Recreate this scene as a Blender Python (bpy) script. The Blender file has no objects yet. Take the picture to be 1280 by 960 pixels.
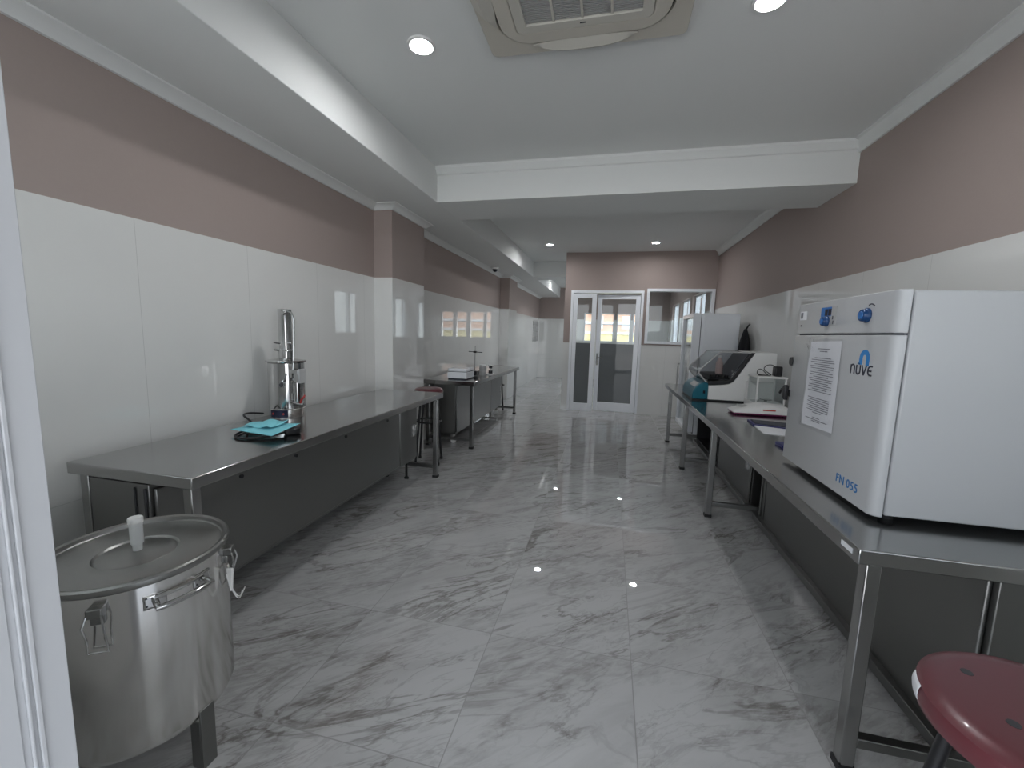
import bpy, math, random
from mathutils import Vector, Matrix
random.seed(7)
sc = bpy.context.scene
col = sc.collection
PI = math.pi

# ------------------------------------------------------------------ mesh builder
class MB:
    def __init__(s): s.v = []; s.f = []
    def add(s, vs, fs):
        b = len(s.v); s.v += [tuple(p) for p in vs]; s.f += [tuple(b + i for i in f) for f in fs]; return s
    def box(s, x0, x1, y0, y1, z0, z1):
        vs = [(x, y, z) for z in (z0, z1) for y in (y0, y1) for x in (x0, x1)]
        return s.add(vs, [(0, 2, 3, 1), (4, 5, 7, 6), (0, 1, 5, 4), (2, 6, 7, 3), (0, 4, 6, 2), (1, 3, 7, 5)])
    def prism(s, poly, axis, a, b):
        n = len(poly)
        def P(u, w, t):
            return (t, u, w) if axis == 'x' else (u, t, w) if axis == 'y' else (u, w, t)
        vs = [P(u, w, a) for u, w in poly] + [P(u, w, b) for u, w in poly]
        fs = [tuple(range(n - 1, -1, -1)), tuple(range(n, 2 * n))] + [(i, (i + 1) % n, n + (i + 1) % n, n + i) for i in range(n)]
        return s.add(vs, fs)
    def lathe(s, prof, c=(0, 0, 0), seg=32, axis='z', cap=True):
        k = len(prof); vs = []
        for i in range(seg):
            a = 2 * PI * i / seg
            for r, h in prof:
                x, y = r * math.cos(a), r * math.sin(a)
                p = (x, y, h) if axis == 'z' else (h, x, y) if axis == 'x' else (y, h, x)
                vs.append((c[0] + p[0], c[1] + p[1], c[2] + p[2]))
        fs = []
        for i in range(seg):
            j = (i + 1) % seg
            for q in range(k - 1): fs.append((i * k + q, j * k + q, j * k + q + 1, i * k + q + 1))
        if cap:
            if prof[0][0] > 1e-6: fs.append(tuple(i * k for i in range(seg - 1, -1, -1)))
            if prof[-1][0] > 1e-6: fs.append(tuple(i * k + k - 1 for i in range(seg)))
        return s.add(vs, fs)
    def cyl(s, p0, p1, r, seg=20, r2=None):
        p0, p1 = Vector(p0), Vector(p1); return s.tube([p0, p1], r, seg, r2=r2)
    def tube(s, pts, r, seg=10, closed=False, r2=None):
        pts = [Vector(p) for p in pts]; n = len(pts); vs = []
        t0 = (pts[1] - pts[0]).normalized()
        up = Vector((0, 0, 1)) if abs(t0.z) < .9 else Vector((1, 0, 0))
        nrm = t0.cross(up).normalized()
        for i, p in enumerate(pts):
            if closed: t = (pts[(i + 1) % n] - pts[i - 1]).normalized()
            else: t = (pts[min(i + 1, n - 1)] - pts[max(i - 1, 0)]).normalized()
            nrm = (nrm - t * nrm.dot(t)).normalized(); bi = t.cross(nrm)
            rr = r if r2 is None else r + (r2 - r) * i / (n - 1)
            for k in range(seg):
                a = 2 * PI * k / seg; vs.append(p + (nrm * math.cos(a) + bi * math.sin(a)) * rr)
        fs = []
        for i in range(n if closed else n - 1):
            j = (i + 1) % n
            for k in range(seg):
                l = (k + 1) % seg; fs.append((i * seg + k, i * seg + l, j * seg + l, j * seg + k))
        if not closed:
            fs.append(tuple(range(seg - 1, -1, -1))); fs.append(tuple((n - 1) * seg + k for k in range(seg)))
        return s.add(vs, fs)
    def ribbon(s, pts, w, fn, t0, t1):
        """flat stroke of width w along 2-D points; fn(u, v, t) -> xyz"""
        P = [Vector(p) for p in pts]; n = len(P); L = []; Rr = []
        for i in range(n):
            d = (P[min(i + 1, n - 1)] - P[max(i - 1, 0)]).normalized(); m = Vector((-d.y, d.x)) * (w / 2)
            L.append(P[i] + m); Rr.append(P[i] - m)
        vs = [fn(p.x, p.y, t) for t in (t0, t1) for q in (L, Rr) for p in q]; fs = []
        for i in range(n - 1):
            a, b, c, d = i, i + 1, n + i + 1, n + i
            fs += [(a, b, c, d), (2 * n + d, 2 * n + c, 2 * n + b, 2 * n + a), (a, 2 * n + a, 2 * n + b, b), (d, c, 2 * n + c, 2 * n + d)]
        fs += [(0, n, 3 * n, 2 * n), (n - 1, 3 * n - 1, 4 * n - 1, 2 * n - 1)]
        return s.add(vs, fs)
    def build(s, name, mat, parent=None, bevel=0, seg=2, ang=35, org=None, label=None):
        o = Vector(org) if org is not None else (Vector(parent['org']) if parent is not None and 'org' in parent else Vector((0, 0, 0)))
        me = bpy.data.meshes.new(name)
        me.from_pydata([tuple(Vector(p) - o) for p in s.v], [], s.f); me.validate(); me.update()
        import bmesh
        bm = bmesh.new(); bm.from_mesh(me); bmesh.ops.recalc_face_normals(bm, faces=bm.faces); bm.to_mesh(me); bm.free()
        me.polygons.foreach_set('use_smooth', [True] * len(me.polygons))
        me.set_sharp_from_angle(angle=math.radians(ang))
        if mat is not None: me.materials.append(mat)
        ob = bpy.data.objects.new(name, me); col.objects.link(ob)
        if parent is not None:
            ob.parent = parent
            ob['org'] = tuple(o)
        else:
            ob.location = o; ob['org'] = tuple(o)
        if bevel:
            md = ob.modifiers.new('bevel', 'BEVEL'); md.width = bevel; md.segments = seg; md.limit_method = 'ANGLE'; md.angle_limit = math.radians(ang)
            md.harden_normals = False
        if label: ob['label'] = label
        return ob

def thing(name, loc, label, cat, group=None, rz=0):
    o = bpy.data.objects.new(name, None); col.objects.link(o)
    o.empty_display_size = .05
    o.location = loc; o.rotation_euler.z = rz; o['org'] = tuple(loc); o['label'] = label; o['category'] = cat
    if group: o['group'] = group
    return o
def tag(o, label, cat, group=None):
    o['label'] = label; o['category'] = cat
    if group: o['group'] = group
    return o
def struct(o): o['kind'] = 'structure'; return o
def copy_tree(o, parent=None):
    c = o.copy(); col.objects.link(c)
    if parent is not None: c.parent = parent
    for ch in list(o.children): copy_tree(ch, c)
    return c

# ------------------------------------------------------------------ materials
def new_mat(name):
    m = bpy.data.materials.new(name); m.use_nodes = True; nt = m.node_tree
    return m, nt, nt.nodes['Principled BSDF']
def mat(name, c, rough=.5, metal=0, spec=.5, emit=None, es=0, coat=0, alpha=1, noise=0, nscale=(40, 40, 40), trans=0):
    m, nt, b = new_mat(name)
    b.inputs['Base Color'].default_value = (*c, 1); b.inputs['Roughness'].default_value = rough
    b.inputs['Metallic'].default_value = metal; b.inputs['Specular IOR Level'].default_value = spec
    b.inputs['Coat Weight'].default_value = coat; b.inputs['Transmission Weight'].default_value = trans
    if emit: b.inputs['Emission Color'].default_value = (*emit, 1); b.inputs['Emission Strength'].default_value = es
    tc = nt.nodes.new('ShaderNodeTexCoord'); mp = nt.nodes.new('ShaderNodeMapping'); mp.inputs['Scale'].default_value = nscale
    nz = nt.nodes.new('ShaderNodeTexNoise'); nz.inputs['Scale'].default_value = 1; nz.inputs['Detail'].default_value = 3
    mr = nt.nodes.new('ShaderNodeMapRange'); mr.inputs['To Min'].default_value = max(0, rough - max(noise, .02)); mr.inputs['To Max'].default_value = min(1, rough + max(noise, .02))
    nt.links.new(tc.outputs['Object'], mp.inputs['Vector']); nt.links.new(mp.outputs['Vector'], nz.inputs['Vector'])
    nt.links.new(nz.outputs['Fac'], mr.inputs['Value']); nt.links.new(mr.outputs['Result'], b.inputs['Roughness'])
    return m
def glass(name, tint=(1, 1, 1), ior=1.5, rough=0.0):
    m, nt, b = new_mat(name); nt.nodes.remove(b)
    tr = nt.nodes.new('ShaderNodeBsdfTransparent'); tr.inputs['Color'].default_value = (*tint, 1)
    gl = nt.nodes.new('ShaderNodeBsdfGlossy'); gl.inputs['Roughness'].default_value = rough
    fr = nt.nodes.new('ShaderNodeFresnel'); fr.inputs['IOR'].default_value = ior
    mx = nt.nodes.new('ShaderNodeMixShader')
    ge = nt.nodes.new('ShaderNodeNewGeometry'); io = nt.nodes.new('ShaderNodeMapRange')
    io.inputs['To Min'].default_value = ior; io.inputs['To Max'].default_value = 1 / ior
    nt.links.new(ge.outputs['Backfacing'], io.inputs['Value']); nt.links.new(io.outputs['Result'], fr.inputs['IOR'])
    nt.links.new(fr.outputs[0], mx.inputs[0]); nt.links.new(tr.outputs[0], mx.inputs[1]); nt.links.new(gl.outputs[0], mx.inputs[2])
    nt.links.new(mx.outputs[0], nt.nodes['Material Output'].inputs['Surface'])
    return m

class G:
    """tiny node-graph helper"""
    def __init__(s, nt): s.nt = nt
    def val(s, node, idx, v):
        if v is None: return
        if isinstance(v, bpy.types.NodeSocket): s.nt.links.new(v, node.inputs[idx])
        else: node.inputs[idx].default_value = v
    def m(s, op, a, b=None, c=None, clamp=False):
        n = s.nt.nodes.new('ShaderNodeMath'); n.operation = op; n.use_clamp = clamp
        for i, x in enumerate((a, b, c)): s.val(n, i, x)
        return n.outputs[0]
    def mix(s, f, a, b):
        n = s.nt.nodes.new('ShaderNodeMix'); n.data_type = 'RGBA'
        s.val(n, 0, f); s.val(n, 6, a); s.val(n, 7, b); return n.outputs[2]
    def noise(s, vec, scale, detail=4, rough=.55, dist=0):
        n = s.nt.nodes.new('ShaderNodeTexNoise'); s.nt.links.new(vec, n.inputs['Vector'])
        n.inputs['Scale'].default_value = scale; n.inputs['Detail'].default_value = detail
        n.inputs['Roughness'].default_value = rough; n.inputs['Distortion'].default_value = dist
        return n
    def ramp(s, v, a, b, x=0., y=1.):
        n = s.nt.nodes.new('ShaderNodeMapRange'); n.interpolation_type = 'SMOOTHSTEP'
        s.val(n, 0, v); s.val(n, 1, a); s.val(n, 2, b); s.val(n, 3, x); s.val(n, 4, y); return n.outputs[0]

PAINT = (.37, .305, .283, 1)
TILE = (.74, .74, .725, 1)
def wall_mat(name, zline, axis, off, w=.6):
    m, nt, b = new_mat(name); g = G(nt)
    geo = nt.nodes.new('ShaderNodeNewGeometry'); sp = nt.nodes.new('ShaderNodeSeparateXYZ'); nt.links.new(geo.outputs['Position'], sp.inputs[0])
    istile = g.m('LESS_THAN', sp.outputs['Z'], zline)
    u = g.m('FRACT', g.m('ADD', g.m('DIVIDE', g.m('SUBTRACT', sp.outputs[axis], off), w), 100.5))
    j = g.m('LESS_THAN', g.m('ABSOLUTE', g.m('SUBTRACT', u, .5)), .0022)
    jz = g.m('LESS_THAN', g.m('ABSOLUTE', g.m('SUBTRACT', sp.outputs['Z'], zline - 1.2)), .0012)
    jj = g.m('MAXIMUM', j, jz)
    nz = g.noise(geo.outputs['Position'], 3, 4)
    tile = g.mix(g.m('MULTIPLY', jj, .55), g.mix(nz.outputs['Fac'], TILE, (.70, .70, .685, 1)), (.45, .45, .44, 1))
    pn = g.noise(geo.outputs['Position'], 60, 3)
    paint = g.mix(pn.outputs['Fac'], PAINT, (.355, .29, .27, 1))
    nt.links.new(g.mix(istile, paint, tile), b.inputs['Base Color'])
    nt.links.new(g.m('ADD', g.m('MULTIPLY', istile, -.65), g.m('ADD', .66, g.m('MULTIPLY', nz.outputs['Fac'], .02))), b.inputs['Roughness'])
    nt.links.new(g.m('ADD', .25, g.m('MULTIPLY', istile, .5)), b.inputs['Specular IOR Level'])
    return m

def marble():
    m, nt, b = new_mat('marble_tiles'); g = G(nt)
    geo = nt.nodes.new('ShaderNodeNewGeometry'); sp = nt.nodes.new('ShaderNodeSeparateXYZ'); nt.links.new(geo.outputs['Position'], sp.inputs[0])
    S = .585
    ux = g.m('DIVIDE', g.m('ADD', sp.outputs['X'], -.1543 + 60 * S), S); uy = g.m('DIVIDE', g.m('ADD', sp.outputs['Y'], -1.6109 + 60 * S), S)
    ix, iy = g.m('FLOOR', ux), g.m('FLOOR', uy); fx, fy = g.m('FRACT', ux), g.m('FRACT', uy)
    ex = g.m('MINIMUM', fx, g.m('SUBTRACT', 1., fx)); ey = g.m('MINIMUM', fy, g.m('SUBTRACT', 1., fy))
    grout = g.m('LESS_THAN', g.m('MINIMUM', ex, ey), .0034)
    cid = nt.nodes.new('ShaderNodeCombineXYZ'); nt.links.new(ix, cid.inputs[0]); nt.links.new(iy, cid.inputs[1])
    wn = nt.nodes.new('ShaderNodeTexWhiteNoise'); wn.noise_dimensions = '3D'; nt.links.new(cid.outputs[0], wn.inputs['Vector'])
    off = nt.nodes.new('ShaderNodeVectorMath'); off.operation = 'SCALE'; nt.links.new(wn.outputs['Color'], off.inputs[0]); off.inputs['Scale'].default_value = 9
    mp = nt.nodes.new('ShaderNodeMapping'); mp.vector_type = 'TEXTURE'; nt.links.new(geo.outputs['Position'], mp.inputs['Vector'])
    mp.inputs['Rotation'].default_value = (0, 0, math.radians(38)); mp.inputs['Scale'].default_value = (1.5, .42, 1)
    ad = nt.nodes.new('ShaderNodeVectorMath'); ad.operation = 'ADD'; nt.links.new(mp.outputs[0], ad.inputs[0]); nt.links.new(off.outputs[0], ad.inputs[1])
    P = ad.outputs[0]
    def vein(scale, width, detail, dist, seedz):
        s2 = nt.nodes.new('ShaderNodeVectorMath'); s2.operation = 'ADD'; nt.links.new(P, s2.inputs[0]); s2.inputs[1].default_value = (seedz * 1.7, seedz, seedz * 3)
        n = g.noise(s2.outputs[0], scale, detail, .58, dist)
        d = g.m('ABSOLUTE', g.m('SUBTRACT', n.outputs['Fac'], .5))
        return g.ramp(d, 0., width, 1., 0.), n
    v1, n1 = vein(1.25, .022, 7, .9, 0)
    v2, n2 = vein(2.6, .020, 6, .7, 5)
    v3, n3 = vein(1.0, .085, 6, .6, 0.)
    mask = g.ramp(g.noise(P, 1.1, 3, .5, .4).outputs['Fac'], .40, .62)
    cl = g.ramp(g.noise(P, 1.7, 6, .62, .8).outputs['Fac'], .42, .72)
    fine = g.noise(P, 16, 5, .65, .8).outputs['Fac']
    v4, n4 = vein(4.2, .022, 6, .8, 9)
    amt = g.m('ADD', g.m('MULTIPLY', g.m('MULTIPLY', v1, g.m('ADD', .35, mask)), .50), g.m('MULTIPLY', g.m('MULTIPLY', v2, g.m('ADD', .12, mask)),   .30))
    amt = g.m('ADD', amt, g.m('MULTIPLY', g.m('MULTIPLY', v4, mask), .26))
    amt = g.m('ADD', amt, g.m('MULTIPLY', g.m('MULTIPLY', v3, g.ramp(fine, .35, .65)), .42))
    amt = g.m('ADD', amt, g.m('MULTIPLY', cl, .26), clamp=True)
    c = g.mix(amt, (.49, .49, .49, 1), (.215, .205, .195, 1))
    c = g.mix(g.m('MULTIPLY', grout, .85), c, (.22, .215, .21, 1))
    nt.links.new(c, b.inputs['Base Color'])
    nt.links.new(g.m('ADD', .012, g.m('MULTIPLY', grout, .4)), b.inputs['Roughness'])
    b.inputs['Specular IOR Level'].default_value = .85
    return m

M = {}
M['marble'] = marble()
M['wall_y'] = wall_mat('wall_side_tile_and_paint', 1.765, 'Y', 2.70)
M['wall_yr'] = wall_mat('wall_side_tile_and_paint_b', 1.765, 'Y', 4.448)
M['wall_x'] = wall_mat('wall_end_tile_and_paint', 1.765, 'X', -1.75)
M['wall_p'] = wall_mat('partition_tile_and_paint', 1.168, 'X', .9)
M['ceil'] = mat('ceiling_white', (.72, .73, .72), .75, spec=.2)
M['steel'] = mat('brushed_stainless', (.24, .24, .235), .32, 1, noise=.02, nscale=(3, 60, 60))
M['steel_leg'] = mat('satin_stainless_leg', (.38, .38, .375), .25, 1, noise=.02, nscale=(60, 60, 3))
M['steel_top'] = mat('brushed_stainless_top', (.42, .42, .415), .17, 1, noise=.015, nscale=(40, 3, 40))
M['steel_v'] = mat('brushed_stainless_drum', (.72, .71, .695), .17, 1, noise=.004, nscale=(3, 3, 3))
_b = M['steel_v'].node_tree.nodes['Principled BSDF']; _b.inputs['Anisotropic'].default_value = .7; _b.inputs['Anisotropic Rotation'].default_value = .25
_t = M['steel_v'].node_tree.nodes.new('ShaderNodeTangent'); _t.direction_type = 'RADIAL'; _t.axis = 'Z'
M['steel_v'].node_tree.links.new(_t.outputs[0], _b.inputs['Tangent'])
M['steel_lid'] = mat('stainless_lid', (.32, .32, .31), .34, 1, noise=.05, nscale=(60, 60, 60))
M['chrome'] = mat('polished_steel', (.52, .52, .515), .10, 1, noise=.03)
M['black'] = mat('black_plastic', (.012, .012, .014), .38)
M['rubber'] = mat('black_rubber', (.015, .015, .016), .7)
M['cord'] = mat('black_cord', (.012, .012, .013), .5)
M['alu'] = mat('white_aluminium', (.82, .84, .88), .25, spec=.5)
M['frame'] = mat('pale_grey_door_frame', (.50, .51, .53), .35)
M['glass'] = glass('clear_glass', (.93, .95, .95))
M['smoke'] = glass('smoked_acrylic', (.72, .73, .74))
M['film'] = glass('grey_window_film', (.42, .44, .45), 1.36)
_n = M['film'].node_tree; _d = _n.nodes.new('ShaderNodeBsdfDiffuse'); _d.inputs['Color'].default_value = (.22, .23, .235, 1)
_x = _n.nodes.new('ShaderNodeMixShader'); _x.inputs[0].default_value = .5; _t0 = [q for q in _n.nodes if q.type == 'BSDF_TRANSPARENT'][0]; _m0 = [q for q in _n.nodes if q.type == 'MIX_SHADER' and q != _x][0]
_n.links.new(_t0.outputs[0], _x.inputs[1]); _n.links.new(_d.outputs[0], _x.inputs[2]); _n.links.new(_x.outputs[0], _m0.inputs[1])
M['maroon'] = mat('maroon_vinyl', (.125, .030, .038), .32, coat=.15)
M['cyan'] = mat('cyan_paper', (.22, .62, .70), .8)
M['paper'] = mat('white_paper', (.72, .73, .76), .8)
M['print'] = mat('printed_lines', (.16, .16, .18), .8)
M['oven'] = mat('oven_light_grey_enamel', (.48, .49, .505), .32, spec=.5, noise=.04, nscale=(200, 200, 200))
M['gapdark'] = mat('dark_gasket', (.05, .055, .07), .6)
M['blue'] = mat('blue_plastic', (.02, .14, .42), .3)
M['knobblue'] = mat('dark_blue_knob', (.008, .05, .16), .25)
M['display'] = mat('dark_display', (.008, .01, .02), .12)
M['logo'] = mat('logo_blue', (.02, .20, .52), .4)
M['ink'] = mat('logo_black', (.02, .022, .04), .4)
M['fnblue'] = mat('model_blue', (.02, .16, .42), .4)
M['white'] = mat('white_plastic', (.74, .74, .73), .35)
M['teal'] = mat('teal_plastic', (.006, .115, .165), .3)
M['pink'] = mat('magenta_rubber', (.20, .02, .10), .5)
M['red'] = mat('red_print', (.55, .05, .03), .5)
M['navy'] = mat('navy_cover', (.012, .014, .12), .35)
M['beige'] = mat('beige_aircon_plastic', (.53, .50, .44), .5)
M['beige_l'] = mat('pale_aircon_plastic', (.52, .50, .45), .5)
M['grille'] = mat('grey_grille', (.36, .36, .35), .6)
M['shade'] = mat('dark_recess', (.05, .05, .055), .8)
M['lamp'] = mat('downlight_lens', (.9, .9, .9), .4, emit=(.98, .99, 1), es=260)
M['frost'] = mat('translucent_plastic', (.78, .80, .80), .3, trans=.35)
M['fridge'] = mat('fridge_white_panel', (.86, .88, .92), .22, coat=.2)
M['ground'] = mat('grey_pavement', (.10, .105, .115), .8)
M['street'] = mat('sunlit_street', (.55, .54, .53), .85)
M['bld_y'] = mat('yellow_render', (.92, .78, .38), .8)
M['bld_o'] = mat('orange_brick', (.85, .52, .36), .8)
M['bld_w'] = mat('white_render', (.9, .9, .88), .8)
M['redv'] = mat('red_valve', (.35, .02, .02), .35)
M['panelnavy'] = mat('navy_control_panel', (.01, .014, .04), .25)
M['fabric'] = mat('black_fabric', (.012, .012, .015), .85)
M['amber'] = mat('pale_pink_bottle', (.60, .45, .42), .4)
M['greyplate'] = mat('grey_plate', (.42, .42, .42), .4)

# ------------------------------------------------------------------ the room
XL, XR, YP = -2.105, 1.60, 7.244
ZS, ZC = 2.3935, 2.674
Y0, Y1 = .22, 12.55
struct(MB().box(-2.3, 1.8, -.25, 12.8, -.1, 0).build('floor', M['marble']))
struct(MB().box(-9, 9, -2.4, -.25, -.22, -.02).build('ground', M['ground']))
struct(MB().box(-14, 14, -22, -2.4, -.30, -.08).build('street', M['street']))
struct(MB().box(-2.3, XL, Y0, 12.8, 0, ZC).build('wall_left', M['wall_y']))
rw = MB().box(XR, 1.8, Y0, 8.0, 0, ZC).box(XR, 1.8, 12.0, 12.8, 0, ZC).box(XR, 1.8, 8.0, 12.0, 0, .95).box(XR, 1.8, 8.0, 12.0, 2.15, ZC)
rw.box(XR, 1.8, 9.2, 9.45, .95, 2.15).box(XR, 1.8, 10.65, 10.9, .95, 2.15)
struct(rw.build('wall_right', M['wall_yr']))
for i, (a, b) in enumerate(((8.0, 9.2), (9.45, 10.65), (10.9, 12.0))):
    e = .035; m = (a + b) / 2
    w = MB().box(1.66, 1.74, a, a + e, .95, 2.15).box(1.66, 1.74, b - e, b, .95, 2.15).box(1.66, 1.74, a + e, b - e, .95, .95 + e).box(1.66, 1.74, a + e, b - e, 2.15 - e, 2.15).box(1.66, 1.74, m - .025, m + .025, .95 + e, 2.15 - e)
    fw = struct(w.build('window_%d' % (i + 9), M['alu']))
    MB().box(1.70, 1.704, a + e, m - .025, .98, 2.12).box(1.70, 1.704, m + .025, b - e, .98, 2.12).build('window_pane', M['glass'], fw)
struct(MB().box(-2.3, 1.8, Y0, 12.8, ZC, ZC + .12).build('ceiling', M['ceil']))
struct(MB().box(XL, -1.50, Y0, 12.55, ZS, ZC).build('ceiling_soffit', M['ceil'], bevel=.004))
bm_ = MB().box(-1.50, XR, 3.4695, 4.038, ZS, ZC).prism([(3.4695, 2.61), (3.4695, ZC), (3.425, ZC), (3.425, 2.655), (3.44, 2.64), (3.455, 2.615)], 'x', -1.5, XR)
struct(bm_.build('beam_ceiling', M['ceil']))
struct(MB().box(-1.50, -.72, 8.1, 8.6, ZS, ZC).build('beam_corridor', M['ceil'], bevel=.004))
# pillars on the left wall
for i, (a, b) in enumerate(((3.465, 4.12), (7.92, 8.6))):
    struct(MB().box(XL, -1.925, a, b, 0, ZS).build('pillar_%d' % (i + 1), M['wall_x']))
# cornice profile (distance from wall, z)
def corn(top, d=.075, h=.048):
    return [(0, top - h), (0, top), (d, top), (d, top - .008), (d * .72, top - .014), (d * .3, top - h * .72), (d * .22, top - h)]
def cornice_y(name, x, sgn, ya, yb, top, **k):
    P = [(x + sgn * u, z) for u, z in corn(top, **k)]
    return struct(MB().prism(P, 'y', ya, yb).build(name, M['ceil']))
cornice_y('trim_1', XL, 1, Y0, 3.465, ZS)
cornice_y('trim_2', XL, 1, 4.12, 7.92, ZS)
cornice_y('trim_3', XL, 1, 8.6, 12.55, ZS)
for i, (a, b) in enumerate(((3.465, 4.12), (7.92, 8.6))):
    m_ = MB()
    P = corn(ZS)
    # mitred wrap round the three faces of the pillar
    path = [((XL, a), (0, -1)), ((-1.925, a), (1, -1)), ((-1.925, b), (1, 1)), ((XL, b), (0, 1))]
    n = len(P); vs = []
    for (px, py), (dx, dy) in path:
        for u, z in P: vs.append((px + dx * u, py + dy * u, z))
    fs = []
    for k in range(3):
        for q in range(n): fs.append((k * n + q, k * n + (q + 1) % n, (k + 1) * n + (q + 1) % n, (k + 1) * n + q))
    fs += [tuple(range(n)), tuple(range(4 * n - 1, 3 * n - 1, -1))]
    m_.add(vs, fs); struct(m_.build('trim_%d' % (4 + i), M['ceil']))
cornice_y('trim_6', XR, -1, Y0, 3.4695, ZC, d=.06, h=.082)
cornice_y('trim_7', XR, -1, 4.038, YP, ZC, d=.06, h=.082)
# partition with door opening and window opening
pw = MB()
for b in ((-.7825, -.675, 0, ZC), (-.675, .512, 2.05, ZC), (.512, .556, 0, ZC), (.556, 1.585, 2.082, ZC), (.556, 1.585, 0, 1.19), (1.585, 1.6, 0, ZC)):
    pw.box(b[0], b[1], YP, YP + .09, b[2], b[3])
struct(pw.build('wall_partition', M['wall_p']))
# end wall with windows
ew = MB(); wins = [(-.76, -.43), (-.38, .10), (.17, .56), (.62, 1.05)]
ew.box(-2.3, wins[0][0], 12.55, 12.7, 0, ZC)
for i, (a, b) in enumerate(wins):
    ew.box(a, b, 12.55, 12.7, 0, 1.12); ew.box(a, b, 12.55, 12.7, 1.95, ZC)
    ew.box(b, wins[i + 1][0] if i < 3 else 1.6, 12.55, 12.7, 0, ZC)
struct(ew.build('wall_back', M['wall_x']))
for i, (a, b) in enumerate(wins):
    w = MB(); e = .03
    w.box(a, a + e, 12.53, 12.60, 1.12, 1.95).box(b - e, b, 12.53, 12.60, 1.12, 1.95).box(a + e, b - e, 12.53, 12.60, 1.12, 1.12 + e).box(a + e, b - e, 12.53, 12.60, 1.95 - e, 1.95)
    w.box(a + e, b - e, 12.545, 12.575, 1.62, 1.64)
    f = struct(w.build('window_%d' % (i + 2), M['alu']))
    MB().box(a + e, b - e, 12.558, 12.562, 1.15, 1.92).build('window_pane', M['glass'], f)
# small block panel in the corridor
gp = MB()
for i in range(2):
    for j in range(4):
        y = 11.55 + i * .42; z = 1.08 + j * .15
        gp.box(XL, XL + .012, y, y + .38, z, z + .13)
gpo = gp.build('window_6', M['greyplate'], bevel=.01); struct(gpo)

# ------------------------------------------------------------------ front of the shop: frame round the opening the camera looks through
fr = MB().box(-.735, -.566, .20, .30, 0, 2.36).box(-.566, -.5625, .2635, .2665, 0, 2.36).box(-.566, -.5625, .2700, .2745, 0, 2.36).box(-.566, -.564, .20, .258, 0, 2.36)
struct(fr.build('door_frame_front', M['frame'], bevel=.001))
struct(MB().box(.62, .75, .20, .30, 0, 2.36)  .box(1.6, 1.8, .2, .3, 1.05, 2.36).build('trim_8', M['frame'], bevel=.003))
struct(MB().box(-2.3, 1.8, .18, .32, 2.36, ZC + .12).build('wall_front', M['ceil']))
struct(MB().box(-2.3, -.735, .20, .30, 0, 1.05).box(-2.3, -2.1, .20, .30, 1.05, 2.36).build('wall_front_left', M['ceil']))
struct(MB().box(.75, 1.8, .20, .30, 0, 1.05).build('wall_front_right', M['ceil']))
wf = MB().box(-2.1, -.735, .22, .28, 1.05, 1.10).box(-2.1, -.735, .22, .28, 2.31, 2.36)
f = struct(wf.build('window_7', M['alu'])); MB().box(-2.1, -.735, .247, .253, 1.10, 2.31).build('window_pane', M['glass'], f)
wf = MB().box(.75, 1.6, .22, .28, 1.05, 1.10).box(.75, 1.6, .22, .28, 2.30, 2.36)
f = struct(wf.build('window_8', M['alu'])); MB().box(.75, 1.6, .247, .253, 1.10, 2.30).build('window_pane', M['glass'], f)

struct(MB().box(-4, 4, -2.2, .18, 2.62, 2.74).build('sky_block_slab', M['ceil'], None))  # unseen slab added outside to hold back skylight at the front opening
# ------------------------------------------------------------------ partition door and window
yd = YP - .02
d = struct(MB().box(-.675, -.632, yd, YP + .11, 0, 2.05).box(.470, .512, yd, YP + .11, 0, 2.05).box(-.632, .470, yd, YP + .11, 2.008, 2.05).build('door_1', M['alu'], bevel=.003))
# fixed leaf
a0, a1 = -.628, -.245
p = MB().box(a0, a0 + .065, yd + .01, yd + .055, .0, 2.0).box(a1 - .075, a1, yd + .01, yd + .055, 0, 2.0).box(a0 + .065, a1 - .075, yd + .01, yd + .055, 0, .13).box(a0 + .065, a1 - .075, yd + .01, yd + .055, 1.925, 2.0)
fl_ = p.build('fixed_leaf', M['alu'], d, bevel=.003)
MB().box(a0 + .065, a1 - .075, yd + .03, yd + .035, 1.168, 1.925).build('clear_pane', M['glass'], fl_)
MB().box(a0 + .065, a1 - .075, yd + .03, yd + .035, .13, 1.168).build('film_pane', M['film'], fl_)
# swinging leaf, hinged at the right, standing a few degrees open into the back room
lf = struct(MB().box(-.690, -.622, -.022, .022, .012, 1.985).box(-.072, 0, -.022, .022, .012, 1.985).box(-.622, -.072, -.022, .022, .012, .16).box(-.622, -.072, -.022, .022, 1.915, 1.985).build('door_2', M['alu'], bevel=.003))
MB().box(-.622, -.072, -.003, .003, 1.168, 1.915).build('clear_pane', M['glass'], lf)
MB().box(-.622, -.072, -.003, .003, .16, 1.168).build('film_pane', M['film'], lf)
MB().box(-.675, -.638, -.03, -.022, .80, 1.0).tube([(-.657, -.03, .93), (-.657, -.065, .93), (-.60, -.065, .93), (-.565, -.065, .925)], .009, 8).build('door_handle', M['chrome'], lf)
lf.location = (.466, yd + .06, 0); lf.rotation_euler.z = math.radians(-3.2)
w1 = struct(MB().box(.556, .600, yd, YP + .11, 1.19, 2.082).box(1.540, 1.585, yd, YP + .11, 1.19, 2.082).box(.600, 1.540, yd, YP + .11, 1.19, 1.232).box(.600, 1.540, yd, YP + .11, 2.04, 2.082).build('window_1', M['alu'], bevel=.003))
MB().box(.600, 1.540, YP + .03, YP + .036, 1.232, 2.04).build('window_pane', M['glass'], w1)

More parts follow.
